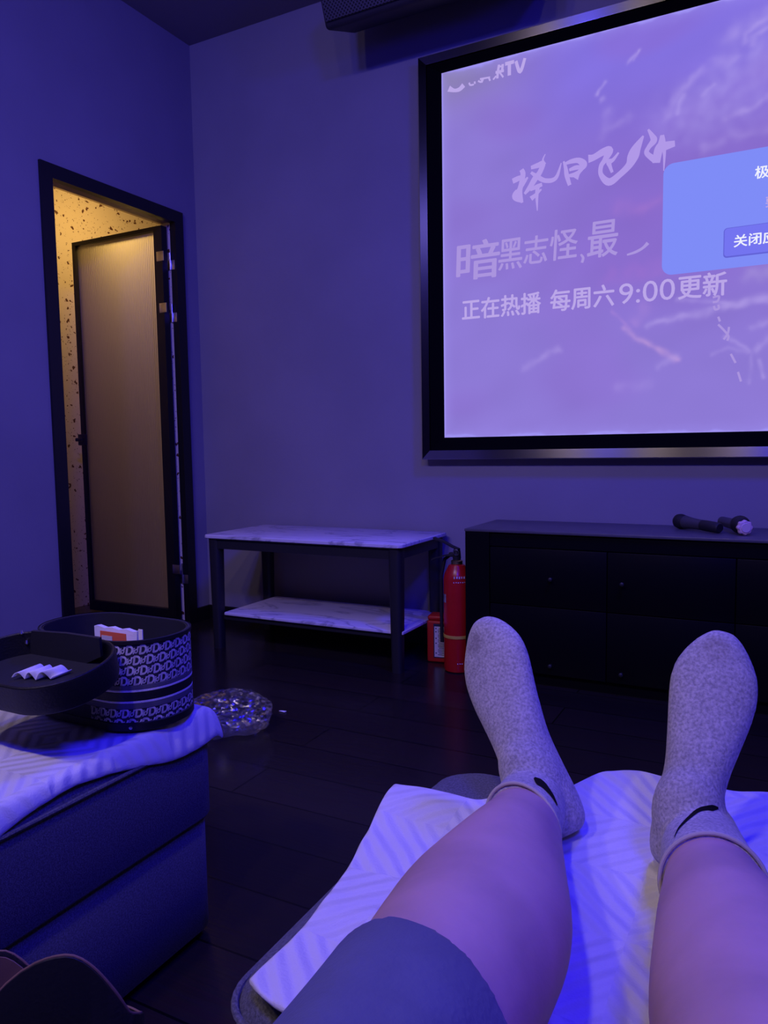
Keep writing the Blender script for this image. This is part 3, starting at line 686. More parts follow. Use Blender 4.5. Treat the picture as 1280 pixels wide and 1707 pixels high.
# ================================================================== FIRE EXTINGUISHER + BOX
ex, ey, er = -1.074, 2.640, 0.051
fe = thing('fire_extinguisher', 'red fire extinguisher standing between coffee table and black cabinet', 'fire extinguisher', (ex, ey, 0))
bm = bmesh.new()
lathe(bm, [(er-0.008, 0), (er-0.002, 0.004), (er, 0.012), (er, 0.355), (er-0.004, 0.375), (er-0.014, 0.395), (0.030, 0.408), (0.018, 0.412)], Matrix.Translation((ex, ey, 0)), 40)
obj('tank', bm, MT['red'], fe)
bm = bmesh.new(); lathe(bm, [(0.019, 0.410), (0.022, 0.412), (0.022, 0.424), (0.016, 0.428)], Matrix.Translation((ex, ey, 0)), 24); obj('collar', bm, MT['brass'], fe)
bm = bmesh.new(); lathe(bm, [(0.014, 0.427), (0.016, 0.435), (0.014, 0.462), (0.010, 0.470)], Matrix.Translation((ex, ey, 0)), 20)
box(bm, ex-0.03, ex+0.012, ey-0.009, ey+0.009, 0.438, 0.455, 0.003); obj('valve', bm, MT['rubber'], fe)
bm = bmesh.new()
def strip(bm, pts, w, th, side):
    rs = []
    for p in pts:
        p = Vector(p); s = Vector(side).normalized()
        rs.append([p+s*w/2+Vector((0, 0, th/2)), p-s*w/2+Vector((0, 0, th/2)), p-s*w/2-Vector((0, 0, th/2)), p+s*w/2-Vector((0, 0, th/2))])
    rings(bm, rs)
strip(bm, [(ex+0.012, ey-0.006, 0.468), (ex-0.015, ey-0.006, 0.478), (ex-0.045, ey-0.012, 0.495), (ex-0.085, ey-0.018, 0.509)], 0.018, 0.007, (0.1, 1, 0)); obj('lever', bm, MT['rubber'], fe)
bm = bmesh.new(); strip(bm, [(ex+0.005, ey, 0.446), (ex-0.04, ey-0.008, 0.444), (ex-0.08, ey-0.012, 0.432), (ex-0.095, ey-0.014, 0.425)], 0.018, 0.006, (0.1, 1, 0)); obj('carry_handle', bm, MT['rubber'], fe)
bm = bmesh.new(); cxp = Vector((ex+0.006, ey-0.022, 0.458)); tube(bm, [cxp+Vector((math.cos(a)*0.011, -0.003*math.sin(a), math.sin(a)*0.011)) for a in (2*math.pi*k/20 for k in range(20))], 0.0014, 6, Vector((0, 1, 0)), closed=True); obj('safety_pin_ring', bm, MT['chrome'], fe)
bm = bmesh.new(); tube(bm, [(ex-0.028, ey+0.01, 0.446), (ex-0.055, ey+0.012, 0.425), (ex-0.070, ey+0.012, 0.36), (ex-0.070, ey+0.012, 0.20), (ex-0.068, ey+0.012, 0.10)], 0.007, 10, Vector((0, 1, 0))); obj('hose', bm, MT['rubber'], fe)
bm = bmesh.new(); lathe(bm, [(er+0.0004, 0.132), (er+0.0022, 0.133), (er+0.0022, 0.143), (er+0.0004, 0.144)], Matrix.Translation((ex, ey, 0)), 40, caps=False); obj('yellow_band', bm, MT['yellow_band'], fe)
fa = math.atan2(-ey, -ex)+0.12
def curved_patch(a0, a1, z0, z1, r, n=8):
    bm = bmesh.new(); vs_ = [(bm.verts.new((ex+r*math.cos(a), ey+r*math.sin(a), z0)), bm.verts.new((ex+r*math.cos(a), ey+r*math.sin(a), z1))) for a in (a0+(a1-a0)*k/n for k in range(n+1))]
    for p, q_ in zip(vs_, vs_[1:]): bm.faces.new((p[0], q_[0], q_[1], p[1]))
    return bm
for z_0, hgt, n_, wd in ((0.362, 0.009, 5, 0.11), (0.346, 0.004, 6, 0.09), (0.036, 0.004, 3, 0.09)):
    bm = bmesh.new()
    for k in range(n_):
        a0_ = fa+0.1+(k-n_/2)*(wd+0.07)
        join(bm, curved_patch(a0_, a0_+wd*(0.7+0.3*((k*5) % 3)/2), z_0+0.001*(k % 2), z_0+hgt, er+0.0012, 3))
    obj('warning_print', bm, MT['label_white'], fe, smooth=False)
obj('tag_sticker', curved_patch(fa-1.55, fa-1.05, 0.268, 0.30, er+0.0012), MT['chrome'], fe)

fb = thing('fire_mask_box', 'small red box with a white instruction label beside the fire extinguisher', 'box', (-1.19, 2.72, 0))
mxb = Matrix.Translation((-1.163, 2.742, 0)) @ Matrix.Rotation(math.radians(9), 4, 'Z')
obj('case', B(-0.07, 0.075, -0.04, 0.04, 0.0, 0.168, 0.008, 3, mxb), MT['red_box'], fb)
obj('lid', B(-0.068, 0.073, -0.038, 0.038, 0.1685, 0.188, 0.008, 3, mxb), MT['red_box'], fb)
lb = obj('label_backing', B(-0.042, 0.06, -0.0412, -0.0404, 0.020, 0.157, 0, 1, mxb), MT['label_dark'], fb, smooth=False)
obj('white_label', B(-0.038, 0.056, -0.0420, -0.0413, 0.024, 0.146, 0, 1, mxb), MT['label_white'], fb, smooth=False)
bm = bmesh.new()
for k in range(17): box(bm, -0.024+0.004*(k % 3 == 0), 0.050-0.006*((k*7) % 4), -0.0424, -0.0420, 0.137-0.0066*k, 0.1395-0.0066*k, 0, 1, mxb)
for k in (0, 2, 6, 9, 15): box(bm, -0.034, -0.029, -0.0424, -0.0420, 0.1360-0.0066*k, 0.1405-0.0066*k, 0, 1, mxb)
obj('instruction_print', bm, MT['label_dark'], fb, smooth=False)

# ================================================================== OTTOMANS
OT = 0.400
def ottoman(label, x0, x1, y0, y1, group=None):
    t = thing('ottoman', label, 'ottoman', ((x0+x1)/2, (y0+y1)/2, 0))
    bm = bmesh.new(); zz = [(0.010, 0.012), (0.0, 0.02), (0.0, 0.213), (0.003, 0.2175), (0.006, 0.2185)]
    rings(bm, [[Vector((x, y, z)) for x, y in rrect(x0+0.008+i, x1-0.008-i, y0+0.008+i, y1-0.008-i, 0.045)] for i, z in zz]); obj('base', bm, MT['fabric_side'], t, angle=60)
    bm = bmesh.new(); zz = [(0.010, 0.2190), (0.003, 0.2205), (0.0, 0.226), (0.0, OT-0.045), (0.003, OT-0.028), (0.012, OT-0.012), (0.026, OT-0.003), (0.045, OT)]
    rings(bm, [[Vector((x, y, z)) for x, y in rrect(x0+i, x1-i, y0+i, y1-i, 0.05)] for i, z in zz]); cu = obj('cushion', bm, MT['fabric'], t, angle=60)
    bm = bmesh.new(); tube(bm, [(x, y, OT-0.030) for x, y in rrect(x0-0.0005, x1+0.0005, y0-0.0005, y1+0.0005, 0.05)], 0.0035, 8, closed=True); obj('piping', bm, MT['fabric'], cu)
    for fx, fy in ((x0+0.07, y0+0.07), (x1-0.07, y0+0.07), (x0+0.07, y1-0.07), (x1-0.07, y1-0.07)):
        bm = bmesh.new(); lathe(bm, [(0.018, 0), (0.022, 0.0125)], Matrix.Translation((fx, fy, 0)), 14); obj('foot', bm, MT['rubber'], t)
    return t
ottoman('grey upholstered ottoman under the patterned vanity bag, at left', -1.62, -0.866, 0.33, 1.012)
ottoman('grey upholstered ottoman carrying the stretched legs, at right', -0.425, 0.34, 0.474, 1.003)

# ================================================================== TOWELS
def towel(name, label, nu, nv, fn, th=0.006):
    me = bpy.data.meshes.new(name)
    vs_ = [fn(i/nu, j/nv) for j in range(nv+1) for i in range(nu+1)]
    fs_ = [(j*(nu+1)+i, j*(nu+1)+i+1, (j+1)*(nu+1)+i+1, (j+1)*(nu+1)+i) for j in range(nv) for i in range(nu)]
    me.from_pydata(vs_, [], fs_)
    o = bpy.data.objects.new('tmp', me); C.objects.link(o)
    s = o.modifiers.new('s', 'SOLIDIFY'); s.thickness = th; s.offset = -1
    ss = o.modifiers.new('ss', 'SUBSURF'); ss.levels = 1; ss.render_levels = 1
    dg = bpy.context.evaluated_depsgraph_get(); dg.update()
    res = bpy.data.meshes.new_from_object(o.evaluated_get(dg)); bpy.data.objects.remove(o)
    return tag(obj(name, res, MT['towel'], None, angle=80), label, 'towel')
def wr(x, y, s=1.0):
    return s*(0.0035*(noise.noise(Vector((x*9+y*4, y*14-x*3, 1)))+0.6)+0.0018*noise.noise(Vector((x*30, y*24, 5))))
def f_left(u, v):
    x = -1.62+0.005+(0.76)*u; y = 0.34+0.680*v
    x += 0.006*math.sin(v*9)*(u > .98)
    z = OT+0.0085+max(0, wr(x, y, 0.8))
    over = x-(-0.878)
    if over > 0: x = -0.878+over*0.75; z -= over*0.25+ (over/0.013)**2*0.010
    ov = y-0.994
    if ov > 0: z -= (ov/0.028)**2*0.022
    return (x, y, z)
towel('towel', 'white towel spread on the left ottoman beneath the vanity bag', 96, 84, f_left)
TZ = OT+0.012
c00 = onz(413, 1632, TZ); c10 = Vector((0.33, 0.49, TZ)); c01 = onz(668, 1325, TZ); c11 = Vector((0.36, 0.985, TZ))
def f_right(u, v):
    p = (c00*(1-u)+c10*u)*(1-v)+(c01*(1-u)+c11*u)*v
    x, y = p.x, p.y
    x += 0.010*math.sin(v*5.0)*(1-u)
    if u < 0.22: y += -0.030*(1-v)*math.sin(min(1, u/0.11)*math.pi/2)*max(0, 1-u/0.22)
    z = TZ-0.002+max(0, wr(x, y, 1.3))
    y += (1.012-y)*smst(0.19, 0.30, u)*smst(0.70, 1.0, v)
    # gathered far edge, a loose roll of cloth that rises and folds over
    e_ = smst(0.80, 0.97, v)*smst(0.24, 0.34, u)
    z += 0.017*e_*(0.75+0.35*math.sin(u*23))*(1-0.35*smst(0.97, 1.0, v))
    y += 0.010*e_*math.sin(u*15)
    # lifted corner fold at upper left
    c_ = smst(0.72, 0.92, v)*(1-smst(0.06, 0.20, u))
    z += 0.012*c_
    gr = math.exp(-((u-0.17-0.10*(1-v))/0.022)**2)*smst(0.6, 0.85, v)
    z += 0.012*gr
    return (x, y, z)
towel('towel', 'white towel under the outstretched legs on the right ottoman', 130, 110, f_right)

# ================================================================== VANITY BAG
VZ = OT+0.0145
vb = thing('vanity_bag', 'dark vanity case with pale repeating letter pattern and open lid on towel', 'bag', (-1.04, 0.91, VZ))
vx0, vx1, vy0, vy1, vr, vh = -1.142, -0.866, 0.832, 0.996, 0.078, 0.146
VP = rrect(vx0, vx1, vy0, vy1, vr, 12)
def vloop(i, z): return [Vector((x, y, z)) for x, y in rrect(vx0+i, vx1-i, vy0+i, vy1-i, vr-min(i, 0.03), 12)]
bm = bmesh.new()
rings(bm, [vloop(0.004, VZ), vloop(0, VZ+0.004), vloop(0, VZ+vh), vloop(0.004, VZ+vh), vloop(0.0045, VZ+0.006)], caps=True); obj('body', bm, MT['navy_canvas'], vb)
bm = bmesh.new(); rings(bm, [vloop(0.0050, VZ+0.007), vloop(0.0050, VZ+vh-0.001), vloop(0.0062, VZ+vh-0.001), vloop(0.0066, VZ+0.0085)], caps=True); obj('inner_lining', bm, MT['lining'], vb)
for z0_, z1_, nm in ((0.0, 0.014, 'base_trim'), (vh-0.007, vh+0.001, 'zip_tape')):
    bm = bmesh.new(); rings(bm, [vloop(-0.0005, VZ+z0_+0.0004), vloop(-0.0022, VZ+z0_+0.0015), vloop(-0.0022, VZ+z1_-0.001), vloop(-0.0005, VZ+z1_)], caps=False); obj(nm, bm, MT['leather'], vb)
for z0_, z1_, mm, nm in ((0.0455, 0.0490, 'pale_thread', 'pale_stripe'), (0.0635, 0.0670, 'pale_thread', 'pale_stripe'), (0.0672, 0.0745, 'grey_thread', 'grey_stripe'), (0.0365, 0.0453, 'grey_thread', 'grey_stripe'), (0.0492, 0.0633, 'leather', 'black_stripe')):
    bm = bmesh.new(); rings(bm, [vloop(-0.0003, VZ+z0_), vloop(-0.0010, VZ+z0_+0.0004), vloop(-0.0010, VZ+z1_-0.0004), vloop(-0.0003, VZ+z1_)], caps=False); obj(nm, bm, MT[mm], vb)
# arc-length map along the outside, starting in the middle of the near side, going right
per = [Vector((x, y)) for x, y in VP]
i0 = min(range(len(per)), key=lambda i: (per[i]-Vector((vx0+vr, vy0))).length)
per = per[i0:]+per[:i0]
acc = [0.0]
for k in range(len(per)): acc.append(acc[-1]+(per[(k+1) % len(per)]-per[k]).length)
def on_bag(s, z, off):
    s = s % acc[-1]
    for k in range(len(per)):
        if acc[k] <= s <= acc[k+1]+1e-9:
            a, b_ = per[k], per[(k+1) % len(per)]; t = (s-acc[k])/max(1e-9, acc[k+1]-acc[k]); p = a.lerp(b_, t)
            d_ = (b_-a).normalized(); n = Vector((d_.y, -d_.x)); return Vector((p.x+n.x*off, p.y+n.y*off, VZ+z))
gD = text_mesh('D', 1.0, 0.05); gi = [text_mesh(ch, 1.0, 0.045) for ch in 'ior']
def glyphs(zlo, zhi, s0, s1, ph=0.0):
    vsx, fsx = [], []
    cw_, rh = 0.0205, 0.0166
    rI = -1
    while zlo+(rI+ph)*rh < zhi:
        for cI in range(-1, int((s1-s0)/cw_)+1):
            bs = s0+cI*cw_+(0.5*cw_ if rI % 2 else 0); bz_ = zlo+(rI+ph)*rh
            for mesh_, ox, oz, k, ky in ((gD, 0.0, 0.0, 0.0158, 0.0205), (gi[0], 0.0112, 0.0008, 0.0120, 0.0150), (gi[1], 0.0132, 0.0020, 0.0110, 0.0140), (gi[2], 0.0176, 0.0062, 0.0115, 0.0140)):
                base = len(vsx)
                for v in mesh_.vertices:
                    zz_ = min(zhi, max(zlo, bz_+oz+v.co.y*ky)); sv = bs+ox+v.co.x*k+v.co.y*0.003
                    vsx.append(on_bag(min(s1, max(s0, sv)), zz_, 0.0007))
                for p in mesh_.polygons: fsx.append([base+q_ for q_ in p.vertices])
        rI += 1
    me = bpy.data.meshes.new('pattern'); me.from_pydata(vsx, [], fsx); return me
S0 = (-0.975+0.0)-(vx0+vr)
obj('letter_pattern', glyphs(0.0747, vh-0.007, S0, 0.44), MT['pale_thread'], vb, smooth=False)
obj('letter_pattern', glyphs(0.0145, 0.0363, S0, 0.44, 0.5), MT['pale_thread'], vb, smooth=False)
bm = bmesh.new(); p = on_bag(0.165, 0.007, 0.0024); lathe(bm, [(0.0028, 0), (0.0028, 0.0015), (0.001, 0.0022)], axis_mtx(p, (0.5, -0.86, 0)), 12); obj('base_stud', bm, MT['chrome'], vb)
# lid: shallow tray hinged along the near long side, tipped open towards the viewer
LM = Matrix.Translation(((vx0+vx1)/2+0.004, vy0-0.004, VZ+vh+0.002)) @ Matrix.Rotation(math.radians(11), 4, 'X')
lhx, ldp = (vx1-vx0)/2, vy1-vy0
def lloop(i, z): return [LM @ Vector((x, y, z)) for x, y in rrect(-lhx+i, lhx-i, -ldp+i, -i, 0.078-min(i, 0.03), 12)]
bm = bmesh.new(); rings(bm, [lloop(0.012, -0.046), lloop(0.003, -0.041), lloop(0, -0.032), lloop(0, 0), lloop(0.006, 0.0005), lloop(0.008, -0.036)]); lid = obj('lid', bm, MT['leather'], vb)
bm = bmesh.new(); rings(bm, [lloop(0.0085, -0.0355), lloop(0.0085, -0.0345)]); obj('lid_lining', bm, MT['lining'], lid)
bm = bmesh.new(); tube(bm, lloop(0.003, 0.001), 0.0022, 6, closed=True); obj('zipper', bm, MT['leather'], lid)
LI = LM.inverted()
def onlid(px, py, z):
    o_ = LI @ CAM; d_ = LI.to_3x3() @ ray(px, py); return o_+d_*((z-o_.z)/d_.z)
def onlidy(px, py, y):
    o_ = LI @ CAM; d_ = LI.to_3x3() @ ray(px, py); return o_+d_*((y-o_.y)/d_.y)
def lpanel(bm, pts, y, th):
    q = [onlidy(px, py, y) for px, py in pts]
    rings(bm, [[LM @ Vector((p.x, y, p.z)) for p in q], [LM @ Vector((p.x, y+th, p.z)) for p in q]])
bm = bmesh.new(); lpanel(bm, [(60, 1112), (130, 1112), (168, 1095), (165, 1064), (110, 1056), (52, 1052), (50, 1085)], -0.018, 0.005); pk = obj('lid_pocket', bm, MT['lining'], lid)
bm = bmesh.new(); lpanel(bm, [(60, 1105), (100, 1103), (128, 1108), (127, 1111), (100, 1107), (62, 1109)], -0.0205, 0.002); obj('pocket_edge', bm, MT['gold'], pk)
for px, py in ((36, 1058), (37, 1076), (45, 1074)):
    q = LM @ onlidy(px, py, -0.02); bm = bmesh.new(); lathe(bm, [(0.002, 0), (0.0035, 0.002), (0.002, 0.007)], Matrix.Translation(q), 10); obj('zip_pull', bm, MT['chrome'], lid)
# folded white tissue in the lid
tl = onlid(20, 1133, -0.033); tr = onlid(86, 1133, -0.033)
bm = bmesh.new(); prev = None
for k in range(72):
    t = k/71; x = tl.x+(tr.x-tl.x)*t; y0_ = tl.y+(tr.y-tl.y)*t; zf = 0.0125*abs(math.sin(t*math.pi*3.0+0.35))*(0.85+0.3*t)
    a_ = LM @ Vector((x, y0_+0.002*math.sin(t*7), -0.033+zf)); b_ = LM @ Vector((x+0.012, y0_+0.030+0.005*math.sin(t*5+1), -0.033+zf*1.05))
    cur = (bm.verts.new(a_), bm.verts.new(b_))
    if prev: bm.faces.new((prev[0], cur[0], cur[1], prev[1]))
    prev = cur
me_ = mesh_from(bm, 'tissue'); o = obj('tissue', me_, MT['tissue']); sm_ = o.modifiers.new('s', 'SOLIDIFY'); sm_.thickness = 0.0012
tag(o, 'crumpled white paper tissue lying in the open bag lid', 'tissue')
# wet wipes pack and cream card inside the bag
wp = thing('wet_wipes_pack', 'white wipes pack with an orange label sticking out of the vanity bag', 'wipes', (-1.02, 0.87, VZ+0.02))
def panel(x0, x1, yb, yt, z0, z1, th, taper=0.0, puff=0.0, nu=12, nv=8):
    bm = bmesh.new()
    G = {}
    for s_ in (0, 1):
        for i in range(nu+1):
            for j in range(nv+1):
                u, v = i/nu, j/nv; pf = puff*math.sin(math.pi*u)*math.sin(math.pi*v)
                x = x0+(x1-x0)*u+taper*(v-0.5)*(1 if u > .5 else -1)*abs(2*u-1); y = yb+(yt-yb)*v + (th+pf if s_ else -pf)
                G[s_, i, j] = bm.verts.new((x, y, z0+(z1-z0)*v+0.0015*math.sin(u*19)*(v > .95)))
    for s_ in (0, 1):
        for i in range(nu):
            for j in range(nv): bm.faces.new((G[s_, i, j], G[s_, i+1, j], G[s_, i+1, j+1], G[s_, i, j+1]))
    for i in range(nu):
        bm.faces.new((G[0, i, 0], G[0, i+1, 0], G[1, i+1, 0], G[1, i, 0])); bm.faces.new((G[0, i, nv], G[0, i+1, nv], G[1, i+1, nv], G[1, i, nv]))
    for j in range(nv):
        bm.faces.new((G[0, 0, j], G[0, 0, j+1], G[1, 0, j+1], G[1, 0, j])); bm.faces.new((G[0, nu, j], G[0, nu, j+1], G[1, nu, j+1], G[1, nu, j]))
    return bm
wA = ony(157, 1043, 0.878); wB = ony(228, 1045, 0.878)
obj('pouch', panel(wA.x+0.004, wB.x-0.004, 0.872, 0.878, VZ+0.010, wA.z, 0.008, 0.008, 0.004), MT['tissue'], wp)
oA = ony(170, 1050, 0.870); oB = ony(213, 1052, 0.870)
ol = obj('orange_label', B(oA.x, oB.x, 0.8655, 0.8668, VZ+0.085, oA.z, 0.0006), MT['orange'], wp)
obj('label_window', B(oA.x+0.004, oA.x+0.028, 0.8648, 0.8654, VZ+0.086, oA.z-0.007, 0.0), MT['label_white'], ol, smooth=False)
cA = ony(230, 1049, 0.880); cB = ony(250, 1049, 0.880)
tag(obj('cream_card', B(cA.x, min(cB.x, -0.905), 0.880, 0.882, VZ+0.010, cA.z, 0.0004), MT['cream']), 'cream coloured card edge showing inside the vanity bag', 'card')

# ================================================================== PLASTIC BAG + SCRAP ON THE FLOOR
bm = bmesh.new(); bmesh.ops.create_icosphere(bm, subdivisions=5, radius=1.0)
for v in bm.verts:
    d_ = v.co.normalized()
    n1 = noise.noise(d_*1.6+Vector((3, 1, 0))); n2 = 1-abs(noise.noise(d_*4.2)); n3 = 1-abs(noise.noise(Vector((d_.x*7, d_.y*16, d_.z*10))+Vector((5, 0, 0))))
    r_ = 0.82+0.22*n1+0.16*n2+0.09*n3
    v.co = Vector((d_.x*0.125*r_, d_.y*0.100*r_, max(-0.052, d_.z*0.066*r_)))
pc = onz(398, 1218, 0.0)
bmesh.ops.transform(bm, matrix=Matrix.Translation((pc.x-0.020, pc.y-0.012, 0.0535)) @ Matrix.Rotation(0.5, 4, 'Z'), verts=bm.verts)
tag(obj('plastic_bag', bm, MT['film'], None, angle=25), 'crumpled clear plastic bag lying on the dark floor', 'plastic bag')
sc_ = onz(471, 1186, 0.002)
bm = bmesh.new(); rings(bm, [[sc_+Vector(p) for p in ((-0.012, -0.003, 0), (0.010, -0.005, 0), (0.013, 0.003, 0), (-0.008, 0.005, 0))], [sc_+Vector(p) for p in ((-0.012, -0.003, 0.002), (0.010, -0.005, 0.001), (0.013, 0.003, 0.003), (-0.008, 0.005, 0.001))]])
tag(obj('paper_scrap', bm, MT['tissue']), 'tiny pale paper scrap on floor right of plastic bag', 'scrap')

# ================================================================== SEAT (carries the sitter) and the bag on its arm
st_ = thing('armchair', 'grey recliner seat under the person, joined to the right ottoman', 'armchair', (-0.1, -0.2, 0))
obj('seat', B(-0.415, 0.34, -0.62, 0.44, 0.02, 0.405, 0.05, 4), MT['fabric'], st_)
obj('backrest', B(-0.415, 0.34, -0.86, -0.625, 0.02, 0.62, 0.06, 4), MT['fabric'], st_)
obj('armrest', B(-0.66, -0.418, -0.86, 0.425, 0.02, 0.388, 0.03, 4), MT['fabric'], st_)
hb = thing('handbag', 'open black leather bag with brown lining at the lower left corner', 'bag', (-0.52, 0.38, 0.388))
HP = Vector((-0.477, 0.369, 0.472)); eR = Vector((0.886, 0.463, 0)).normalized(); eF = Vector((-0.463, 0.886, 0)).normalized()
HC = HP+eF*0.030-eR*0.034; hA, hB = 0.082, 0.030
def hloop(sc, zf, off=0.0):
    pts = []
    for k in range(72):
        a = 2*math.pi*k/72; c_, s_ = math.cos(a), math.sin(a); e_ = 2/2.5
        u_ = (hA*sc-off)*math.copysign(abs(c_)**e_, c_); w_ = (hB*sc-off)*math.copysign(abs(s_)**e_, s_)
        p = HC+eR*u_+eF*w_; pts.append(Vector((p.x, p.y, zf(a, u_-0.034))))
    return pts
def htop(a, du):
    f_ = smst(0.25, 0.75, 0.5-0.5*math.sin(a))
    arch = 0.472-(0.052*(du/0.040)**2 if du > 0 else 0.022*(du/0.046)**2)
    back_ = 0.440-0.048*smst(-0.078, -0.02, du)
    return max(0.413, arch)*f_+back_*(1-f_)
bm = bmesh.new()
rings(bm, [hloop(0.92, lambda a, d: 0.3885), hloop(0.99, lambda a, d: 0.3887), hloop(1.0, lambda a, d: 0.3889), hloop(1.0, htop), hloop(1.0, lambda a, d: htop(a, d)+0.001, 0.003), hloop(1.0, lambda a, d: htop(a, d)-0.003, 0.0045), hloop(1.0, lambda a, d: 0.3888, 0.005)])
obj('shell', bm, MT['leather'], hb, angle=60)
bm = bmesh.new(); rings(bm, [hloop(1.0, lambda a, d: 0.3890, 0.0056), hloop(1.0, lambda a, d: htop(a, d)-0.002, 0.0052), hloop(1.0, lambda a, d: htop(a, d)-0.002, 0.0062), hloop(1.0, lambda a, d: 0.3892, 0.0066)]); obj('lining', bm, MT['brown'], hb, angle=60)
bm = bmesh.new(); tube(bm, hloop(1.0, lambda a, d: htop(a, d)+0.0006, 0.002), 0.0011, 8, closed=True); obj('rim_highlight', bm, MT['brown'], hb)  # thin brown tube stands in for the faint highlight along the rim

# ================================================================== PERSON
person = thing('person', 'person reclining with legs stretched out, blue shorts and grey ankle socks', 'person', (-0.12, 0.2, OT+0.01))
def leg_path(keys, n=26): return catmull(keys, n)   # (x,y,z, rside, rup)
LEGL = [(-0.240, 0.835, 0.457, .030, .030), (-0.236, 0.785, 0.458, .035, .036), (-0.225, 0.72, 0.466, .041, .041), (-0.210, 0.63, 0.480, .053, .053), (-0.197, 0.535, 0.488, .069, .063), (-0.188, 0.46, 0.500, .067, .063), (-0.181, 0.395, 0.512, .061, .061), (-0.174, 0.32, 0.520, .058, .062), (-0.166, 0.15, 0.518, .070, .072), (-0.165, -0.05, 0.515, .092, .088), (-0.15, -0.16, 0.52, .095, .09)]
LEGR = [(-0.062, 0.815, 0.460, .030, .030), (-0.054, 0.760, 0.462, .036, .037), (-0.042, 0.695, 0.470, .041, .042), (-0.025, 0.61, 0.481, .054, .053), (-0.004, 0.52, 0.488, .067, .063), (0.009, 0.445, 0.498, .066, .063), (0.016, 0.375, 0.510, .061, .062), (0.020, 0.30, 0.518, .066, .066), (0.010, 0.14, 0.518, .080, .076), (-0.012, -0.05, 0.515, .092, .088), (-0.03, -0.16, 0.52, .095, .09)]
bm = bmesh.new()
for K in (LEGL, LEGR):
    P_ = leg_path(K, 34); tube(bm, [p[:3] for p in P_], [(p[3], p[4]) for p in P_], 26)
b2 = bmesh.new(); bmesh.ops.create_icosphere(b2, subdivisions=3, radius=1.0)
bmesh.ops.transform(b2, matrix=Matrix.Translation((-0.09, -0.19, 0.525)) @ Matrix.Diagonal((0.175, 0.13, 0.105, 1)), verts=b2.verts); join(bm, b2)
body = obj('body', remesh(bm, 0.006, 6), MT['skin'], person, angle=180)
# shorts
bm = bmesh.new()
def shorts_leg(K, hem_y, flare, tip):
    P_ = leg_path(K, 60); ps = [p for p in P_ if p[1] <= hem_y]
    rs = []
    for i, p in enumerate(ps):
        t = Vector(ps[min(i+1, len(ps)-1)][:3])-Vector(ps[max(i-1, 0)][:3]); s, u = frame_of(t, Vector((0, 0, 1))); g_ = 0.006+flare*max(0, 1-i/14)
        c_ = Vector(p[:3]); ring = []
        for k in range(40):
            a = 2*math.pi*k/40; w_ = min(1, i/8)*(0.003*math.sin(3*a+i*0.35)+0.0025*math.sin(7*a-i*0.2))
            q = c_+s*math.cos(a)*(p[3]+g_+w_)+u*math.sin(a)*(p[4]+g_*0.8+w_)
            if q.z < OT+0.012 and q.y > 0.44: q.z = OT+0.012
            sh_ = max(0, 1-i/8); q += Vector((0, tip[0]*sh_*(q.x-c_.x)/0.07+tip[1]*sh_*(q.z-c_.z)/0.07, 0)); ring.append(q)
        rs.append(ring)
    return rs
rl = shorts_leg(LEGL, 0.372, 0.003, (-0.016, 0.006)); rr_ = shorts_leg(LEGR, 0.290, 0.006, (0.02, 0))
rings(bm, rl); rings(bm, rr_)
b2 = bmesh.new(); bmesh.ops.create_icosphere(b2, subdivisions=3, radius=1.0)
bmesh.ops.transform(b2, matrix=Matrix.Translation((-0.09, -0.19, 0.53)) @ Matrix.Diagonal((0.192, 0.145, 0.118, 1)), verts=b2.verts); join(bm, b2)
obj('shorts', remesh(bm, 0.005, 4), MT['shorts'], person, angle=180)

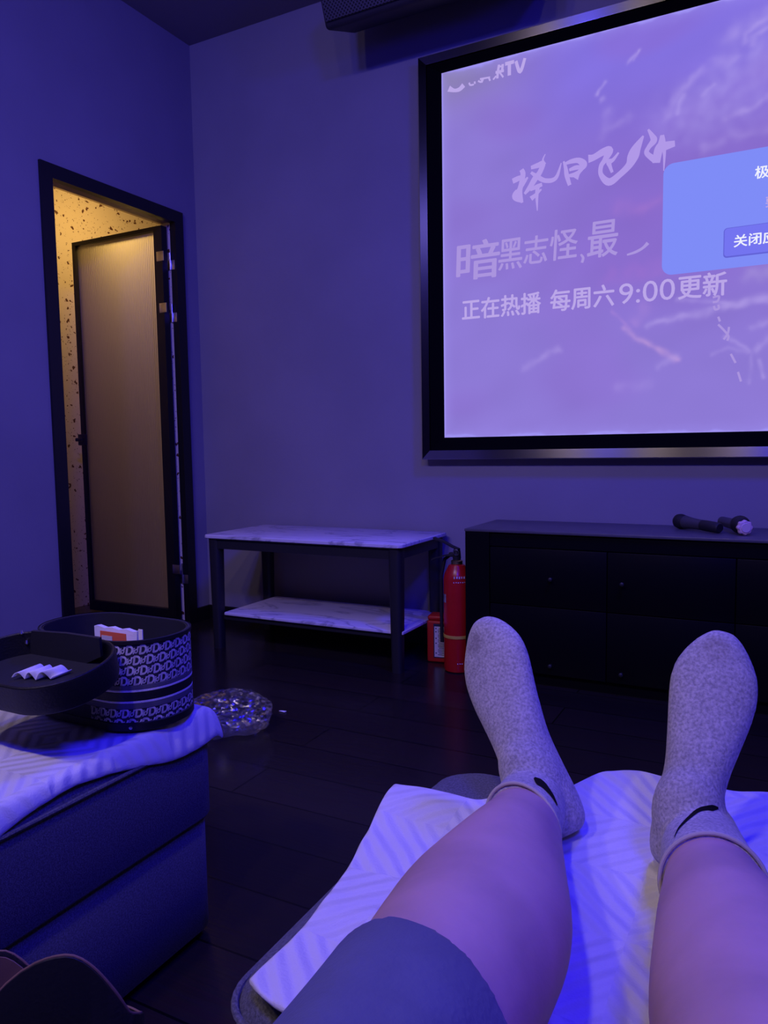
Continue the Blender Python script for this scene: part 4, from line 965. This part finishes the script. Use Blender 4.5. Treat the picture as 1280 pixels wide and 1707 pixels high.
# socks
def sock(heel, toe, K, cuff_y, shear, medial, wid, swoosh, toe_spot, name):
    heel, toe = Vector(heel), Vector(toe); a = (toe-heel).normalized(); Lf = (toe-heel).length
    n = Vector((0, -1, 0)); n = (n-a*n.dot(a)).normalized(); s = a.cross(n)   # side axis
    sec = [(-0.004, .018, .018, .034), (0.006, .029, .032, .037), (0.03, .0335, .040, .041), (0.065, .0335, .043, .043), (0.10, .034, .036, .038), (0.135, .0400, .030, .031), (0.165, .0455, .026, .026), (0.188, .0475, .023, .023), (0.208, .0440, .020, .020), (0.226, .0345, .017, .017), (0.241, .0225, .014, .0145), (0.250, .010, .008, .013)]
    sec = catmull([tuple(x) for x in sec], 40)
    rs = []
    for t, w_, hh_, c_ in sec:
        o_ = heel+a*(t*Lf/0.25)+n*c_ + s*(medial*0.010*smst(0.14, 0.24, t))
        rs.append([o_+s*math.cos(q)*w_*wid+n*math.sin(q)*hh_ for q in (2*math.pi*k/28 for k in range(28))])
    bm = bmesh.new(); rings(bm, rs)
    P_ = leg_path(K, 60); ps = [p for p in P_ if p[1] >= cuff_y]
    cr_ = []
    for i, p in enumerate(ps):
        t = Vector(ps[min(i+1, len(ps)-1)][:3])-Vector(ps[max(i-1, 0)][:3]); s1_, u1_ = frame_of(t, Vector((0, 0, 1)))
        cr_.append([Vector(p[:3])+s1_*math.cos(q)*(p[3]+0.0042)+u1_*math.sin(q)*(p[4]+0.0042) for q in (2*math.pi*k/28 for k in range(28))])
        for q in cr_[-1]: q.y -= shear*(q.x-p[0])/0.04*smst(cuff_y+0.06, cuff_y, p[1])
    rings(bm, cr_)
    # instep filler
    base = heel+a*0.075*Lf/0.25+n*0.045
    b2 = bmesh.new(); bmesh.ops.create_icosphere(b2, subdivisions=3, radius=1.0)
    mm = Matrix((s, a, n)).transposed().to_4x4(); mm.translation = base+n*0.008-a*0.012
    bmesh.ops.transform(b2, matrix=mm @ Matrix.Diagonal((0.0350, 0.050, 0.038, 1)), verts=b2.verts); join(bm, b2)
    me = remesh(bm, 0.0030, 14)
    me.calc_loop_triangles(); bv = BVHTree.FromPolygons([v.co.copy() for v in me.vertices], [tuple(t_.vertices) for t_ in me.loop_triangles])
    hit = bv.ray_cast(CAM, ray(*toe_spot).normalized())[0]; toe_spot = hit if hit else toe
    att = me.attributes.new('toe', 'FLOAT', 'POINT')
    for i, v in enumerate(me.vertices):
        d_ = (v.co-Vector(toe_spot)).length; att.data[i].value = 0.75*smst(0.022, 0.004, d_)*(0.6+0.5*noise.noise(v.co*110))
    so = obj(name, me, MT['sock'], person, angle=180)
    # hem roll
    p = ps[-1]; q0 = Vector(ps[-1][:3]); t = Vector(ps[-1][:3])-Vector(ps[-3][:3]); s_, u_ = frame_of(t, Vector((0, 0, 1)))
    bm = bmesh.new(); hr = [q0+s_*math.cos(k)*(p[3]+0.0034)+u_*math.sin(k)*(p[4]+0.0034) for k in (2*math.pi*j/48 for j in range(48))]
    for q in hr: q.y -= shear*(q.x-q0.x)/0.04
    tube(bm, hr, 0.0019, 8, t, closed=True); obj('hem', bm, mat('beige_hem', (0.55, 0.50, 0.40), 0.95), so)
    # emblem: outline pixels laid onto the knit
    me.calc_loop_triangles(); bv = BVHTree.FromPolygons([v.co.copy() for v in me.vertices], [tuple(t_.vertices) for t_ in me.loop_triangles])
    bm = bmesh.new(); prev = None
    data = catmull([tuple(x) for x in swoosh], 40)
    for x, y, w_ in data:
        pass
    for i, (x, y, w_) in enumerate(data):
        A_, B_ = data[max(0, i-1)], data[min(39, i+1)]; tt = Vector((B_[0]-A_[0], B_[1]-A_[1])).normalized(); nn = Vector((-tt.y, tt.x))*w_/2
        row = []
        for f in (-1, -0.33, 0.33, 1):
            h_ = bv.ray_cast(CAM, ray(x+nn.x*f, y+nn.y*f).normalized())
            row.append(bm.verts.new(h_[0]+h_[1]*0.0007) if h_[0] else None)
        if prev:
            for k in range(3):
                q4 = (prev[k], row[k], row[k+1], prev[k+1])
                if all(q4): bm.faces.new(q4)
        prev = row
    obj('emblem', bm, MT['emblem'], so)
    return so
def zc7(p): return (740+p[0]*0.4219, 1030+p[1]*0.4217, p[2]*0.42)
sock((-0.200, 0.858, 0.413), (-0.344, 0.922, 0.627), LEGL, 0.728, 0.016, 1, 1.0, [zc7(p) for p in ((356, 634, 8), (372, 648, 26), (392, 662, 22), (412, 685, 16), (430, 710, 10), (446, 742, 3))], (790, 1072), 'sock')
sock((-0.086, 0.838, 0.413), (-0.046, 0.898, 0.650), LEGR, 0.690, 0.0, -0.3, 0.93, [zc7(p) for p in ((1082, 752, 8), (1062, 752, 24), (1040, 752, 20), (1005, 762, 16), (965, 795, 11), (930, 832, 6), (912, 868, 2))], (1190, 1082), 'sock')
